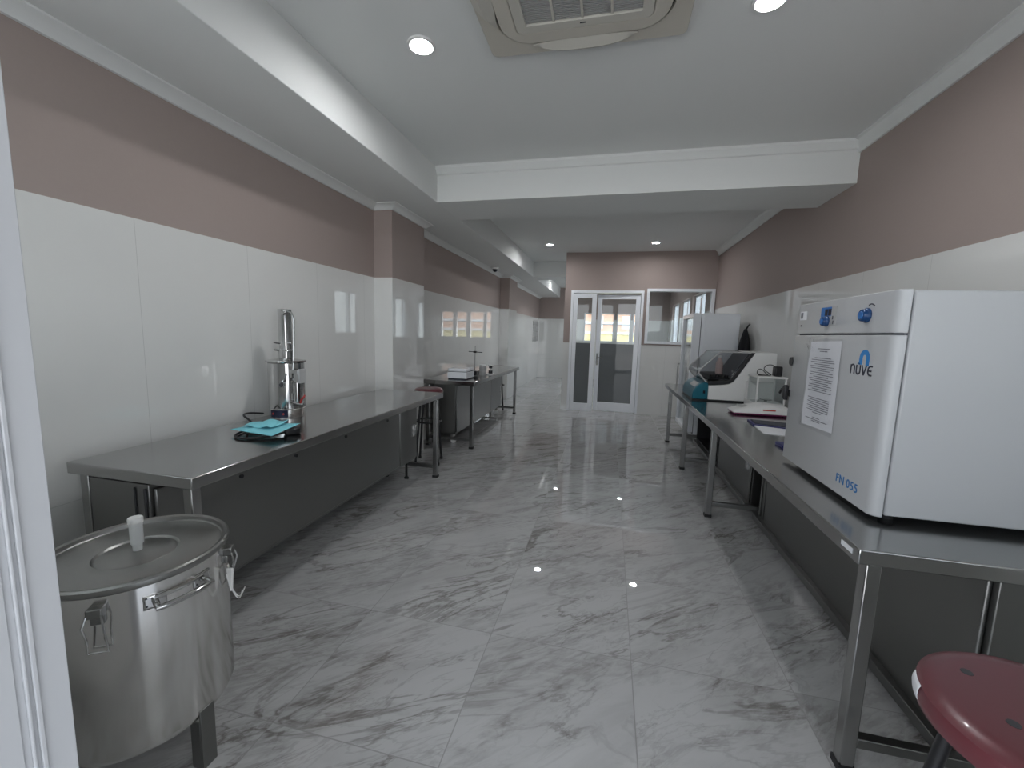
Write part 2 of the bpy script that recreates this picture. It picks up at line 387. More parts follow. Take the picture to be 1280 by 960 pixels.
# ------------------------------------------------------------------ ceiling lights and air conditioner
def downlight():
    t = thing('downlight', (0, 0, 0), '', 'ceiling light', 'recessed ceiling downlights')
    MB().lathe([(.047, 0), (.047, -.006), (.056, -.012), (.066, -.008), (.068, 0)], seg=40, cap=False).build('trim_ring', M['white'], t)
    MB().lathe([(0, -.002), (.046, -.005), (.046, -.001), (0, .0)], seg=40, cap=False).build('lens', M['lamp'], t)
    return t
dl0 = None
for x, y, l in ((-.965, 2.03, 'round downlight left of the air conditioner in the front ceiling bay'), (.56, 2.04, 'round downlight right of the air conditioner in the front ceiling bay'),
                (-.98, 6.58, 'left of the two small downlights above the white glazed door'), (.58, 6.57, 'right of the two small downlights above the interior window'),
                (-1.15, 10.4, 'round downlight in the corridor ceiling beyond the partition'), (.45, 10.2, 'added unseen downlight brightening the room behind the glazed door')):  # the last one is an unseen lamp added to brighten the back room
    if dl0 is None: dl0 = downlight(); t = dl0
    else: t = copy_tree(dl0)
    t.location = (x, y, ZC); t['label'] = l

ac = thing('air_conditioner', (-.186, 1.70, ZC), 'beige ceiling cassette air conditioner with grey slatted intake grille', 'air conditioner')
cx, cy, hw = -.186, 1.70, .445
def rrect(h, r, n=8, cx=cx, cy=cy):
    P = []
    for q, (sx, sy) in enumerate(((1, 1), (-1, 1), (-1, -1), (1, -1))):
        for k in range(n + 1):
            a = PI / 2 * q + PI / 2 * k / n
            P.append((cx + sx * (h - r) + r * math.cos(a), cy + sy * (h - r) + r * math.sin(a)))
    return P
def ring(mb, A, B, z0, z1):
    """flat frame between outline A (outer) and B (inner), same counts"""
    n = len(A)
    vs = [(x, y, z) for z in (z0, z1) for q in (A, B) for x, y in q]; fs = []
    for i in range(n):
        j = (i + 1) % n
        fs += [(i, j, n + j, n + i), (2 * n + i, 3 * n + i, 3 * n + j, 2 * n + j), (i, 2 * n + i, 2 * n + j, j), (n + i, n + j, 3 * n + j, 3 * n + i)]
    return mb.add(vs, fs)
ring(MB(), rrect(hw, .03), rrect(.372, .14), ZC - .03, ZC).build('outer_panel', M['beige'], ac, bevel=.004)
MB().prism(rrect(.374, .14), 'z', ZC - .014, ZC - .002).build('air_channel', M['shade'], ac)
ring(MB(), rrect(.360, .135), rrect(.292, .03), ZC - .042, ZC - .010).build('inner_panel', M['beige'], ac, bevel=.005)
gf = ring(MB(), rrect(.290, .03), rrect(.245, .006), ZC - .044, ZC - .012)
gfo = gf.build('grille_frame', M['beige_l'], ac, bevel=.003)
gs = MB()
for k in range(49):
    y = cy - .24 + k * .01
    gs.box(cx - .245, cx + .245, y - .0026, y + .0026, ZC - .036, ZC - .022)
gs.build('slat_grille', M['grille'], gfo)
gb = MB()
for k in (-1, 0, 1): gb.box(cx + k * .122 - .005, cx + k * .122 + .005, cy - .245, cy + .245, ZC - .040, ZC - .022)
gb.build('grille_bars', M['beige_l'], gfo)
MB().box(cx - .24, cx + .24, cy - .24, cy + .24, ZC - .020, ZC - .015).build('filter', M['shade'], gfo)
for q in range(4):
    a = PI / 2 * q; ca, sa = math.cos(a), math.sin(a); fb = MB(); vs = []; fs = []; n = 18
    for k in range(n + 1):
        u = -.235 + .47 * k / n; e = 1 - (abs(u) / .235) ** 3.0
        w = .022 + .052 * e
        for (vv, zz) in ((.356 + .02 * (1 - e), ZC - .040), (.37 + w * .5, ZC - .036 - .022 * e), (.368 + w, ZC - .030 - .010 * e), (.368 + w, ZC - .026 - .006 * e), (.37 + w * .5, ZC - .030 - .016 * e), (.356 + .02 * (1 - e), ZC - .034)):
            vs.append((cx + u * ca - vv * sa, cy + u * sa + vv * ca, zz))
    for k in range(n):
        for i in range(6): fs.append((k * 6 + i, k * 6 + (i + 1) % 6, (k + 1) * 6 + (i + 1) % 6, (k + 1) * 6 + i))
    fs += [tuple(range(6)), tuple(n * 6 + i for i in range(5, -1, -1))]
    fb.add(vs, fs).build('louver_flap', M['beige_l'], ac)
MB().box(cx - .012, cx + .012, cy + .262, cy + .268, ZC - .0455, ZC - .044).build('latch_mark', M['shade'], gfo)

dc = thing('ceiling_dome_camera', (-1.95, 6.95, ZS), 'small white dome security camera on the ceiling above the far left bench', 'security camera')
MB().lathe([(0, 0), (.062, 0), (.062, -.022), (.052, -.03), (0, -.03)], (-1.95, 6.95, ZS), 28).build('base_ring', M['white'], dc, bevel=.002)
MB().lathe([(.045, -.03), (.043, -.045), (.032, -.062), (.014, -.072), (0, -.074)], (-1.95, 6.95, ZS), 24).build('dome', M['display'], dc)

# ------------------------------------------------------------------ benches
def bench(name, label, x0, x1, ya, yb, top, legs, front, braces, lip=.045, brace_h=.10, leg_w=.04, extra=None):
    """legs: list of y; front: 'l' -> the room side is x1 (left wall bench), 'r' -> room side is x0"""
    t = thing(name, ((x0 + x1) / 2, (ya + yb) / 2, 0), label, 'workbench')
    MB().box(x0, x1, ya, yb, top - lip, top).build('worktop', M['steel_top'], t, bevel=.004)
    xs = (x1 - .03 - leg_w / 2, x0 + .03 + leg_w / 2) if front == 'l' else (x0 + .045 + leg_w / 2, x1 - .03 - leg_w / 2)
    for y in legs:
        for x in xs:
            h = leg_w / 2
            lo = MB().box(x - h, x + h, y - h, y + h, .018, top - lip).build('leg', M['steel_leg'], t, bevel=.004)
            MB().box(x - h - .003, x + h + .003, y - h - .003, y + h + .003, 0, .02).build('foot', M['rubber'], lo)
        if braces: MB().box(min(xs) + leg_w / 2, max(xs) - leg_w / 2, y - .016, y + .016, brace_h - .016, brace_h + .016).build('brace', M['steel'], t, bevel=.003)
    return t
b1 = bench('workbench', 'long stainless steel bench on the left carrying the water distiller', -2.005, -1.405, 1.12, 3.41, .762, (1.16, 3.365), 'l', True)
b2 = bench('workbench', 'farther left stainless steel bench with the white box, past the first pillar', -2.02, -1.40, 4.27, 6.57, .762, (4.34, 6.51), 'l', True)
b3 = bench('workbench', 'stainless steel bench on the right under the big grey oven', .707, 1.46, 1.285, 3.245, .7314, (1.345, 3.19), 'r', True)
b4 = bench('workbench', 'farther right stainless steel bench holding the shaker with the teal console', .707, 1.46, 3.25, 5.47, .7314, (4.32, 5.41), 'r', True)
sb = MB().box(.7052, .7068, 1.315, 1.372, .7035, .718).build('price_sticker', M['paper'], b3)
for y in (1.32, 1.62, 2.0, 2.45, 3.0):
    MB().cyl((-1.4055, y, .703), (-1.398, y, .703), .0085, 12).build('bolt', M['black'], b1)
# cabinets
def cabinet(label, x0, x1, ya, yb, z0, z1, face, doors, feet=True, casters=False, handle_at=None, group=None):
    t = thing('steel_cabinet', ((x0 + x1) / 2, (ya + yb) / 2, 0), label, 'cabinet')
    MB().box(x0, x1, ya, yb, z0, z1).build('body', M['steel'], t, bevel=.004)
    s = 1 if face == '+' else -1; xf = x1 if face == '+' else x0
    n = len(doors)
    for i, (da, db, ha) in enumerate(doors):
        dd = MB().box(min(xf, xf + s * .014), max(xf, xf + s * .014), da, db, z0 + .02, z1 - .02).build('door', M['steel'], t, bevel=.006)
        if ha:
            zc = z0 + (z1 - z0) * .5; xx = xf + s * .014
            h = MB(); w, hh, e = .028, .05, .006
            xa, xb = min(xx, xx + s * .008), max(xx, xx + s * .008)
            h.box(xa, xb, ha - w, ha + w, zc + hh - e, zc + hh).box(xa, xb, ha - w, ha + w, zc - hh, zc - hh + e).box(xa, xb, ha - w, ha - w + e, zc - hh + e, zc + hh - e).box(xa, xb, ha + w - e, ha + w, zc - hh + e, zc + hh - e)
            ho = h.build('handle', M['chrome'], dd, bevel=.0015)
            MB().box(min(xx, xx + s * .002), max(xx, xx + s * .002), ha - w + e, ha + w - e, zc - hh + e, zc + hh - e).build('handle_recess', M['greyplate'], ho)
    for fx in (x0 + .05, x1 - .05):
        for fy in (ya + .08, yb - .08):
            if casters:
                cb = MB().lathe([(.012, -.012), (.030, -.012), (.032, 0), (.030, .012), (.012, .012)], (fx, fy, .032), 18, 'y').build('caster', M['white'], t)
                MB().box(fx - .014, fx + .014, fy - .022, fy + .022, .06, z0).build('caster_fork', M['chrome'], cb)
            else:
                MB().lathe([(.02, 0), (.02, .012), (.010, .02), (.010, z0)], (fx, fy, 0), 14).build('foot', M['rubber'], t)
    return t
c1 = cabinet('low steel cabinet under the near left bench, bright handle at its far end', -1.928, -1.634, 1.14, 3.335, .165, .705, '+', [(1.155, 3.02, None), (3.03, 3.33, 3.27)])
MB().box(-1.700, -1.694, 1.136, 1.141, .18, .69).box(-1.650, -1.640, 1.134, 1.141, .18, .69).build('end_seam', M['shade'], c1)
c2 = cabinet('low steel cabinet on white casters under the far left bench', -2.0, -1.674, 4.42, 6.48, .125, .705, '+', [(4.44, 5.85, None), (5.86, 6.47, 6.38)], casters=True)
c3 = cabinet('low steel cabinet under the near right bench below the oven', 1.10, 1.44, 1.372, 3.05, .045, .675, '-', [(1.39, 3.03, None)])
c4 = cabinet('low steel cabinet under the far right bench with a handle at its near edge', 1.10, 1.44, 3.345, 4.29, .045, .675, '-', [(3.36, 4.28, 3.44)])
MB().box(1.094, 1.10, 3.06, 3.10, .05, .67).box(1.094, 1.10, 3.12, 3.15, .05, .67).box(1.1, 1.14, 3.05, 3.16, .05, .67).build('side_post', M['steel'], c3, bevel=.003)
MB().box(1.06, 1.10, 1.372, 3.165, .035, .075).build('bottom_rail', M['steel'], c3, bevel=.003)
MB().box(1.06, 1.10, 3.345, 4.29, .035, .075).build('bottom_rail', M['steel'], c4, bevel=.003)
oc = thing('open_cabinet', (1.27, 4.87, 0), 'dark open-fronted cabinet under the far end of the right bench', 'cabinet')
MB().box(1.06, 1.10, 4.36, 5.38, .035, .075).build('bottom_rail', M['steel'], oc, bevel=.003)
q = MB().box(1.10, 1.44, 4.36, 4.38, .08, .675).box(1.10, 1.44, 5.35, 5.37, .08, .675).box(1.42, 1.44, 4.38, 5.35, .08, .675).box(1.10, 1.42, 4.38, 5.35, .08, .10).box(1.10, 1.42, 4.38, 5.35, .655, .675)
q.build('shell', M['black'], oc)
MB().box(1.12, 1.42, 4.38, 5.35, .36, .375).build('shelf', M['black'], oc)
for fx in (1.14, 1.40):
    for fy in (4.42, 5.31): MB().lathe([(.018, 0), (.018, .012), (.01, .02), (.01, .08)], (fx, fy, 0), 12).build('foot', M['rubber'], oc)

# ------------------------------------------------------------------ steel kettle on legs
kx, ky, kr, kz = -1.309, .871, .217, .65
k = thing('steel_kettle', (kx, ky, 0), 'big round stainless steel lidded kettle on legs at the front left', 'kettle')
MB().lathe([(0, .150), (.10, .150), (kr - .03, .155), (kr - .008, .164), (kr, .185), (kr, kz - .02), (kr - .004, kz - .015), (kr - .004, kz - .02), (kr - .006, .19), (0, .18)], (kx, ky, 0), 96).build('drum', M['steel_v'], k)
lid = MB().lathe([(0, kz - .014), (.085, kz - .014), (.0895, kz - .0165), (.0915, kz - .0175), (.0935, kz - .0165), (.098, kz - .012), (kr - .022, kz - .010), (kr - .016, kz - .013), (kr - .012, kz - .010), (kr - .009, kz), (kr, kz + .003), (kr + .005, kz - .002), (kr + .006, kz - .010), (kr + .003, kz - .017), (kr - .002, kz - .018)], (kx, ky, 0), 96).build('lid', M['steel_lid'], k)
al = MB().lathe([(.0, kz - .015), (.011, kz - .014), (.012, kz + .004), (.0156, kz + .008), (.0160, kz + .072), (.0, kz + .072)], (kx - .012, ky + .01, 0), 32).build('airlock', M['frost'], lid, label='translucent white airlock cup on the lid')
MB().lathe([(.0, kz + .070), (.0178, kz + .070), (.0182, kz + .083), (.0165, kz + .086), (0, kz + .086)], (kx - .012, ky + .01, 0), 32).build('airlock_cap', M['white'], k)
def polar(a, r, z): return (kx + r * math.cos(a), ky + r * math.sin(a), z)
for deg in (0, 95, 185, 270):
    a = math.radians(deg); e = .022
    lg = MB(); ra = kr - .004; vs = []
    t_ = Vector((-math.sin(a), math.cos(a), 0)); r_ = Vector((math.cos(a), math.sin(a), 0))
    def LB(r0, r1, w0, w1, z0, z1):
        vs = [Vector((kx, ky, z)) + r_ * r + t_ * w for z in (z0, z1) for w in (w0, w1) for r in (r0, r1)]
        lg.add(vs, [(0, 2, 3, 1), (4, 5, 7, 6), (0, 1, 5, 4), (2, 6, 7, 3), (0, 4, 6, 2), (1, 3, 7, 5)])
    LB(ra, ra + .006, -e, e, 0, .19); LB(ra - .035, ra, -e, -e + .005, 0, .152); LB(ra - .035, ra, e - .005, e, 0, .152)
    lg.build('leg', M['steel'], k, bevel=.0015)
# fold-down handle on the side facing the room
def kettle_handle(mid, z, half=.062):
    a0, a1 = mid - half / kr * 1.0, mid + half / kr * 1.0
    hb = MB(); P = []
    P.append(polar(a0, kr, z)); P.append(polar(a0, kr + .018, z))
    for i in range(9): P.append(polar(a0 + (a1 - a0) * i / 8, kr + .034, z - .006))
    P.append(polar(a1, kr + .018, z)); P.append(polar(a1, kr, z))
    h = MB().tube(P, .0075, 12).build('handle', M['chrome'], k)
    P2 = [polar(a0 + (a1 - a0) * i / 10, kr + .004, z + .010) for i in range(11)]
    MB().tube(P2, .006, 10).build('handle_backing', M['chrome'], h)
    for aa in (a0, a1):
        pl = MB(); vs = []
        for i in range(9):
            for j in range(7):
                pl_u = -.024 + .048 * i / 8; pl_v = -.018 + .036 * j / 6
                vs.append(polar(aa + pl_u / kr, kr + .003, z + pl_v))
        fs = [(i * 7 + j, (i + 1) * 7 + j, (i + 1) * 7 + j + 1, i * 7 + j + 1) for i in range(8) for j in range(6)]
        o = pl.add(vs, fs).build('mount_plate', M['chrome'], h)
        sd = o.modifiers.new('thick', 'SOLIDIFY'); sd.thickness = .003
        for du, dv in ((-.017, .011), (-.017, -.011)):
            MB().lathe([(0, 0), (.0025, 0), (.0025, .004), (0, .005)], polar(aa + du / kr, kr + .002, z + dv), 8).build('rivet', M['shade'], h)
kettle_handle(math.radians(-12), .584, .056)
kettle_handle(math.radians(167), .590)
# toggle clasps
def clasp(deg, z):
    a = math.radians(deg); r_ = Vector((math.cos(a), math.sin(a), 0)); t_ = Vector((-math.sin(a), math.cos(a), 0)); o = Vector((kx, ky, 0)) + r_ * kr
    def Q(u, w, zz): return o + t_ * u + r_ * w + Vector((0, 0, zz))
    def qbox(mb, u0, u1, w0, w1, z0, z1):
        mb.add([Q(u, w, zz) for zz in (z0, z1) for w in (w0, w1) for u in (u0, u1)], [(0, 2, 3, 1), (4, 5, 7, 6), (0, 1, 5, 4), (2, 6, 7, 3), (0, 4, 6, 2), (1, 3, 7, 5)])
    m_ = MB(); qbox(m_, -.016, .016, -.002, .022, z - .004, z + .020); qbox(m_, -.014, .014, -.002, .010, z - .028, z - .004)
    c = m_.build('clasp', M['steel'], k, bevel=.003)
    w_ = [Q(-.015, .02, z + .004), Q(-.022, .026, z - .022), Q(-.020, .016, z - .06), Q(-.022, .010, z - .098), Q(.018, .010, z - .100), Q(.016, .016, z - .06), Q(.018, .026, z - .022), Q(.014, .02, z + .002)]
    MB().tube(w_, .0028, 8).build('clasp_wire', M['chrome'], c)
clasp(-55, .592); clasp(33, .598)
# white tag hanging from the right-hand clasp
tg = thing('hanging_tag', (kx + .235, ky + .04, .56), 'white plastic tag with a looped white cord hanging from the kettle clasp', 'tag')
tb = Vector((kx + (kr + .020) * math.cos(math.radians(25)), ky + (kr + .020) * math.sin(math.radians(25)), 0))
MB().prism([(tb.x - .0095, .562), (tb.x + .011, .564), (tb.x + .012, .556), (tb.x + .008, .515), (tb.x + .006, .490), (tb.x + .001, .490), (tb.x - .004, .515)], 'y', tb.y - .004, tb.y + .004).build('tag_body', M['white'], tg, bevel=.002)
C_ = []
for i in range(17):
    u = i / 16; C_.append((tb.x - .006 + .056 * u ** 1.3, tb.y - .006 + .010 * math.sin(u * PI), .545 - .085 * math.sin(u * PI * .80) ** 0.9 + .012 * u))
MB().tube(C_, .0016, 6).build('cord_loop', M['white'], tg)
C_ = [(tb.x + .004 + .046 * u, tb.y + .004, .492 - .026 * math.sin(u * PI) + .016 * u) for u in [i / 12 for i in range(13)]]
MB().tube(C_, .0016, 6).build('cord_loop', M['white'], tg)
MB().cyl((tb.x - .020, tb.y + .012, .566), (tb.x + .001, tb.y + .001, .556), .004, 8).build('hook', M['chrome'], tg)

# ------------------------------------------------------------------ water distiller on the left bench
dx, dy, zb = -1.892, 2.13, .762
w = thing('water_distiller', (dx, dy, zb), 'polished steel water distiller with a tall condenser tower on the left bench', 'water distiller')
MB().lathe([(0, zb), (.122, zb), (.124, zb + .004), (.124, zb + .050), (.121, zb + .054), (0, zb + .054)], (dx, dy, 0), 56).build('base', M['steel_v'], w)
MB().lathe([(0, zb + .054), (.121, zb + .054), (.126, zb + .058), (.126, zb + .325), (.118, zb + .332), (0, zb + .332)], (dx, dy, 0), 64).build('boiler', M['chrome'], w)
MB().lathe([(0, zb + .330), (.138, zb + .330), (.140, zb + .334), (.138, zb + .340), (.07, zb + .348), (.05, zb + .352), (0, zb + .352)], (dx, dy, 0), 56).build('lid', M['chrome'], w)
tw = MB().lathe([(.050, zb + .350), (.050, zb + .395), (.046, zb + .400), (.0465, zb + .636), (.048, zb + .640), (.0445, zb + .641), (.0435, zb + .62), (0, zb + .615)], (dx + .004, dy, 0), 40).build('condenser_tower', M['chrome'], w)
for z in (.398, .440):
    for a in (math.radians(160), math.radians(-20), math.radians(250)):
        MB().tube([(dx + .046 * math.cos(a), dy + .046 * math.sin(a), zb + z), (dx + .086 * math.cos(a), dy + .086 * math.sin(a), zb + z + .006)], .005, 8).build('nozzle_stub', M['chrome'], tw)
px, py = dx + .03, dy - .03
pipe = [(dx + .036, dy - .034, zb + .622), (dx + .062, dy - .036, zb + .632), (dx + .098, dy - .036, zb + .618), (dx + .114, dy - .036, zb + .580)] + [(dx + .116, dy - .036 - .004 * i, zb + .575 - .048 * i) for i in range(1, 9)] + [(dx + .118, dy - .072, zb + .15)]
MB().tube(pipe, .0062, 10).build('steam_pipe', M['chrome'], w)
MB().lathe([(0, 0), (.013, 0), (.013, .02), (0, .02)], (dx + .030, dy - .052, zb + .618), 16, 'y').build('pipe_union', M['chrome'], w)
# sight port
a = math.radians(-62)
pd = Vector((math.cos(a), math.sin(a), 0)); po = Vector((dx, dy, zb + .205)) + pd * .12
sp_ = MB().tube([po, po + pd * .035], .020, 20).build('overflow_port', M['chrome'], w)
MB().tube([po + pd * .034, po + pd * .0365], .014, 18).build('port_hole', M['shade'], sp_)
MB().tube([po + Vector((.02, .0, .02)), po + Vector((.035, -.012, .035)), po + Vector((.042, -.01, .06))], .008, 8).build('elbow', M['chrome'], sp_)
# level chamber and tap on the right-hand side
lc = Vector((dx + .142, dy - .05, 0))
MB().cyl((lc.x - .008, lc.y, zb + .09), (lc.x - .008, lc.y, zb + .215), .026, 24).build('level_chamber', M['chrome'], w)
MB().box(lc.x - .042, lc.x + .030, lc.y - .03, lc.y + .03, zb + .215, zb + .29).build('feed_box', M['chrome'], w, bevel=.003)
MB().box(lc.x + .030, lc.x + .046, lc.y - .034, lc.y + .034, zb + .212, zb + .296).build('feed_flange', M['greyplate'], w, bevel=.003)
MB().tube([(dx + .10, dy - .075, zb + .10), (lc.x + .03, lc.y - .03, zb + .09), (lc.x + .07, lc.y - .03, zb + .09)], .008, 10).build('drain_tap', M['chrome'], w)
MB().tube([(lc.x + .04, lc.y - .03, zb + .095), (lc.x + .055, lc.y - .03, zb + .12), (lc.x + .082, lc.y - .03, zb + .142)], .007, 8).build('tap_lever', M['redv'], w)
# control panel wrapped on the base
cp = MB(); vs = []; n = 14
for i in range(n + 1):
    a = math.radians(-110 + 62 * i / n)
    for z in (zb + .006, zb + .050): vs.append((dx + .1255 * math.cos(a), dy + .1255 * math.sin(a), z))
    for z in (zb + .050, zb + .006): vs.append((dx + .1215 * math.cos(a), dy + .1215 * math.sin(a), z))
fs = [(i * 4 + q, i * 4 + (q + 1) % 4, (i + 1) * 4 + (q + 1) % 4, (i + 1) * 4 + q) for i in range(n) for q in range(4)]
cp.add(vs, fs).build('control_panel', M['panelnavy'], w)
for aa in (-62, -98):
    a = math.radians(aa)
    MB().cyl((dx + .124 * math.cos(a), dy + .124 * math.sin(a), zb + .028), (dx + .130 * math.cos(a), dy + .130 * math.sin(a), zb + .028), .006, 12).build('pilot_light', M['redv'], w)
MB().tube([(dx - .122, dy - .02, zb + .29), (dx - .142, dy - .024, zb + .285), (dx - .142, dy - .024, zb + .262), (dx - .122, dy - .02, zb + .257)], .006, 8).build('carry_loop', M['chrome'], w)

for ch in w.children_recursive: ch.data.transform(Matrix.Diagonal((.79, .79, 1, 1)))
# power lead with plug, lying coiled in front of the distiller
cd = thing('power_lead', (-1.58, 1.78, zb), 'black coiled power cord with a plug beside the cyan papers', 'power cord')
pts = [(-1.975, 2.03, zb + .025), (-1.985, 1.94, zb + .045), (-1.95, 1.86, zb + .05), (-1.88, 1.84, zb + .03), (-1.83, 1.82, zb + .008), (-1.79, 1.72, zb + .007), (-1.76, 1.63, zb + .007), (-1.70, 1.585, zb + .007), (-1.62, 1.60, zb + .008), (-1.56, 1.67, zb + .012), (-1.55, 1.73, zb + .018)]
def smooth(P, it=3):
    P = [Vector(p) for p in P]
    for _ in range(it):
        Q = [P[0]]
        for a, b in zip(P, P[1:]): Q += [a * .75 + b * .25, a * .25 + b * .75]
        Q.append(P[-1]); P = Q
    return P
MB().tube(smooth(pts), .0055, 8).tube(smooth([(-1.79, 1.745, zb + .0065), (-1.70, 1.63, zb + .016), (-1.60, 1.66, zb + .016), (-1.565, 1.70, zb + .012), (-1.55, 1.74, zb + .018)]), .0055, 8).build('cable', M['cord'], cd)
MB().prism([(-1.575, 1.735), (-1.545, 1.715), (-1.515, 1.755), (-1.512, 1.79), (-1.54, 1.80), (-1.565, 1.775)], 'z', zb, zb + .036).build('plug', M['black'], cd, bevel=.01)
# two cyan sheets resting on the coil
def sheet(name, corners, bend, n=10, thick=.0008):
    A, B, C, D = [Vector(c) for c in corners]; vs = []
    for i in range(n + 1):
        for j in range(n + 1):
            u, v = i / n, j / n; p = A * (1 - u) * (1 - v) + B * u * (1 - v) + C * u * v + D * (1 - u) * v
            p.z += bend(u, v); vs.append(p)
    fs = [(i * (n + 1) + j, (i + 1) * (n + 1) + j, (i + 1) * (n + 1) + j + 1, i * (n + 1) + j + 1) for i in range(n) for j in range(n)]
    o = MB().add(vs, fs).build(name, M['cyan'])
    s_ = o.modifiers.new('thick', 'SOLIDIFY'); s_.thickness = thick
    return o
cs = sheet('paper_sheet', [(-1.810, 1.655, zb + .026), (-1.520, 1.605, zb + .028), (-1.520, 1.795, zb + .054), (-1.800, 1.80, zb + .022)], lambda u, v: .004 * math.sin(u * 5) * v)
tag(cs, 'flat cyan paper sheet lying on the cord on the left bench', 'paper')
cs = sheet('paper_sheet', [(-1.785, 1.705, zb + .034), (-1.600, 1.685, zb + .043), (-1.590, 1.795, zb + .062), (-1.79, 1.815, zb + .040)], lambda u, v: .012 * math.sin(u * PI) * math.sin(v * PI) + .006 * math.sin(u * 9 + v * 4))
tag(cs, 'crumpled cyan paper lying on top of the flat cyan sheet', 'paper')

# ------------------------------------------------------------------ stools
def stool(h, r, label, holes):
    t = thing('round_stool', (0, 0, 0), label, 'stool', 'maroon round stools')
    n = MB().lathe([(0, h - .052), (r - .02, h - .052), (r - .004, h - .046), (r, h - .030), (r - .004, h - .012), (r - .018, h - .002), (r - .04, h), (0, h)], seg=64).build('seat', M['maroon'], t)
    hub = MB().lathe([(0, h - .075), (.05, h - .075), (.05, h - .052), (0, h - .052)], seg=24).build('seat_plate', M['black'], t)
    for kq in range(4):
        a = PI / 4 + PI / 2 * kq + .25; ca, sa = math.cos(a), math.sin(a)
        lo = MB().tube([(ca * r * .62, sa * r * .62, h - .052), (ca * r * .70, sa * r * .70, h - .12), (ca * r * 1.12, sa * r * 1.12, .012)], .0115, 12).build('leg', M['black'], t)
        MB().lathe([(.015, 0), (.015, .02), (.012, .025)], (ca * r * 1.12, sa * r * 1.12, 0), 12).build('foot', M['rubber'], lo)
    rz = .30 * h / .7 + .10; rr = r * (.70 + .42 * (1 - (rz) / (h - .12))) + .004
    MB().tube([(rr * math.cos(2 * PI * i / 40), rr * math.sin(2 * PI * i / 40), rz) for i in range(40)], .009, 10, closed=True).build('foot_ring', M['black'], t)
    if holes:
        for dx_, dy_, rot in holes:
            MB().lathe([(0, 0), (.009, 0), (.0085, .0012), (0, .0014)], (dx_, dy_, h), 14).build('seat_slot', M['shade'], n)
    return t
s1 = stool(.70, .178, 'maroon round stool at the front right corner of the near right bench', [(-.07, .093, 0), (-.083, -.017, 0), (.09, -.06, 0)])
s1.location = (.748, .785, 0)
a0, a1 = math.radians(150), math.radians(165); L_ = MB(); vs = []
for i in range(9):
    a = a0 + (a1 - a0) * i / 8
    for rr_, zz in ((.1765, .662), (.1778, .672), (.1772, .682), (.1745, .690)): vs.append((rr_ * math.cos(a) * 1.006, rr_ * math.sin(a) * 1.006, zz + .0015))
fs = [(i * 4 + j, (i + 1) * 4 + j, (i + 1) * 4 + j + 1, i * 4 + j + 1) for i in range(8) for j in range(3)]
so = L_.add(vs, fs).build('label_tape', M['paper'], s1, org=(0, 0, 0)); sd = so.modifiers.new('t', 'SOLIDIFY'); sd.thickness = .0008
s2 = stool(.745, .138, 'maroon round stool between the two left benches in front of the pillar', None)
s2.location = (-1.70, 3.76, 0); 
s3 = copy_tree(s2); s3.location = (-1.83, 6.82, 0); s3['label'] = 'maroon round stool behind the far end of the far left bench'

# ------------------------------------------------------------------ things on the far left bench
zb = .762
t = thing('white_box', (-1.66, 4.55, zb), 'white two-tone instrument box on the far left bench', 'instrument')
MB().box(-1.775, -1.545, 4.42, 4.70, zb + .012, zb + .085).build('lower_housing', M['fridge'], t, bevel=.006)
MB().box(-1.765, -1.555, 4.425, 4.69, zb, zb + .012).build('base', M['gapdark'], t)
MB().box(-1.770, -1.550, 4.424, 4.70, zb + .089, zb + .125).build('upper_housing', M['fridge'], t, bevel=.008)
MB().box(-1.768, -1.552, 4.43, 4.69, zb + .085, zb + .089).build('seam', M['gapdark'], t)
t = thing('small_clamp', (-1.60, 4.86, zb), 'small black clamp in a steel holder beside the white box', 'holder')
MB().box(-1.65, -1.55, 4.83, 4.90, zb, zb + .012).box(-1.65, -1.64, 4.83, 4.90, zb + .012, zb + .07).box(-1.56, -1.55, 4.83, 4.90, zb + .012, zb + .07).build('holder', M['steel'], t, bevel=.002)
MB().box(-1.635, -1.575, 4.84, 4.89, zb + .012, zb + .065).build('insert', M['black'], t, bevel=.006)
t = thing('glass_jar', (-1.54, 5.02, zb), 'grey jar with a white lid on the far left bench', 'jar')
MB().lathe([(0, 0), (.042, 0), (.044, .006), (.044, .055), (.041, .06), (.044, .066), (.044, .112), (.038, .12), (0, .12)], (-1.54, 5.02, zb), 28).build('body', M['greyplate'], t)
MB().lathe([(0, .118), (.042, .118), (.043, .132), (.038, .136), (0, .136)], (-1.54, 5.02, zb), 28).build('lid', M['white'], t)
t = thing('small_microscope', (-1.475, 5.14, zb), 'small black and white viewer next to the grey jar', 'instrument')
MB().box(-1.52, -1.43, 5.10, 5.18, zb, zb + .016).build('base', M['white'], t, bevel=.004)
MB().cyl((-1.472, 5.14, zb + .016), (-1.472, 5.14, zb + .055), .026, 18).build('lower_barrel', M['black'], t)
MB().cyl((-1.472, 5.14, zb + .055), (-1.472, 5.14, zb + .085), .010, 14).build('stem', M['chrome'], t)
MB().cyl((-1.472, 5.14, zb + .085), (-1.472, 5.14, zb + .115), .022, 18).build('head', M['black'], t)
MB().box(-1.505, -1.44, 5.115, 5.165, zb + .115, zb + .128).build('cap', M['white'], t, bevel=.003)
t = thing('retort_stand', (-1.72, 5.25, zb), 'thin retort stand with a black boss clamp on the far left bench', 'stand')
MB().box(-1.79, -1.65, 5.18, 5.32, zb, zb + .015).build('base_plate', M['black'], t, bevel=.003)
MB().cyl((-1.72, 5.25, zb + .015), (-1.72, 5.25, zb + .36), .005, 10).build('rod', M['steel'], t)
MB().box(-1.742, -1.70, 5.23, 5.27, zb + .268, zb + .292).build('boss', M['black'], t, bevel=.004)
MB().cyl((-1.81, 5.25, zb + .282), (-1.62, 5.25, zb + .276), .0045, 8).build('clamp_arm', M['black'], t)

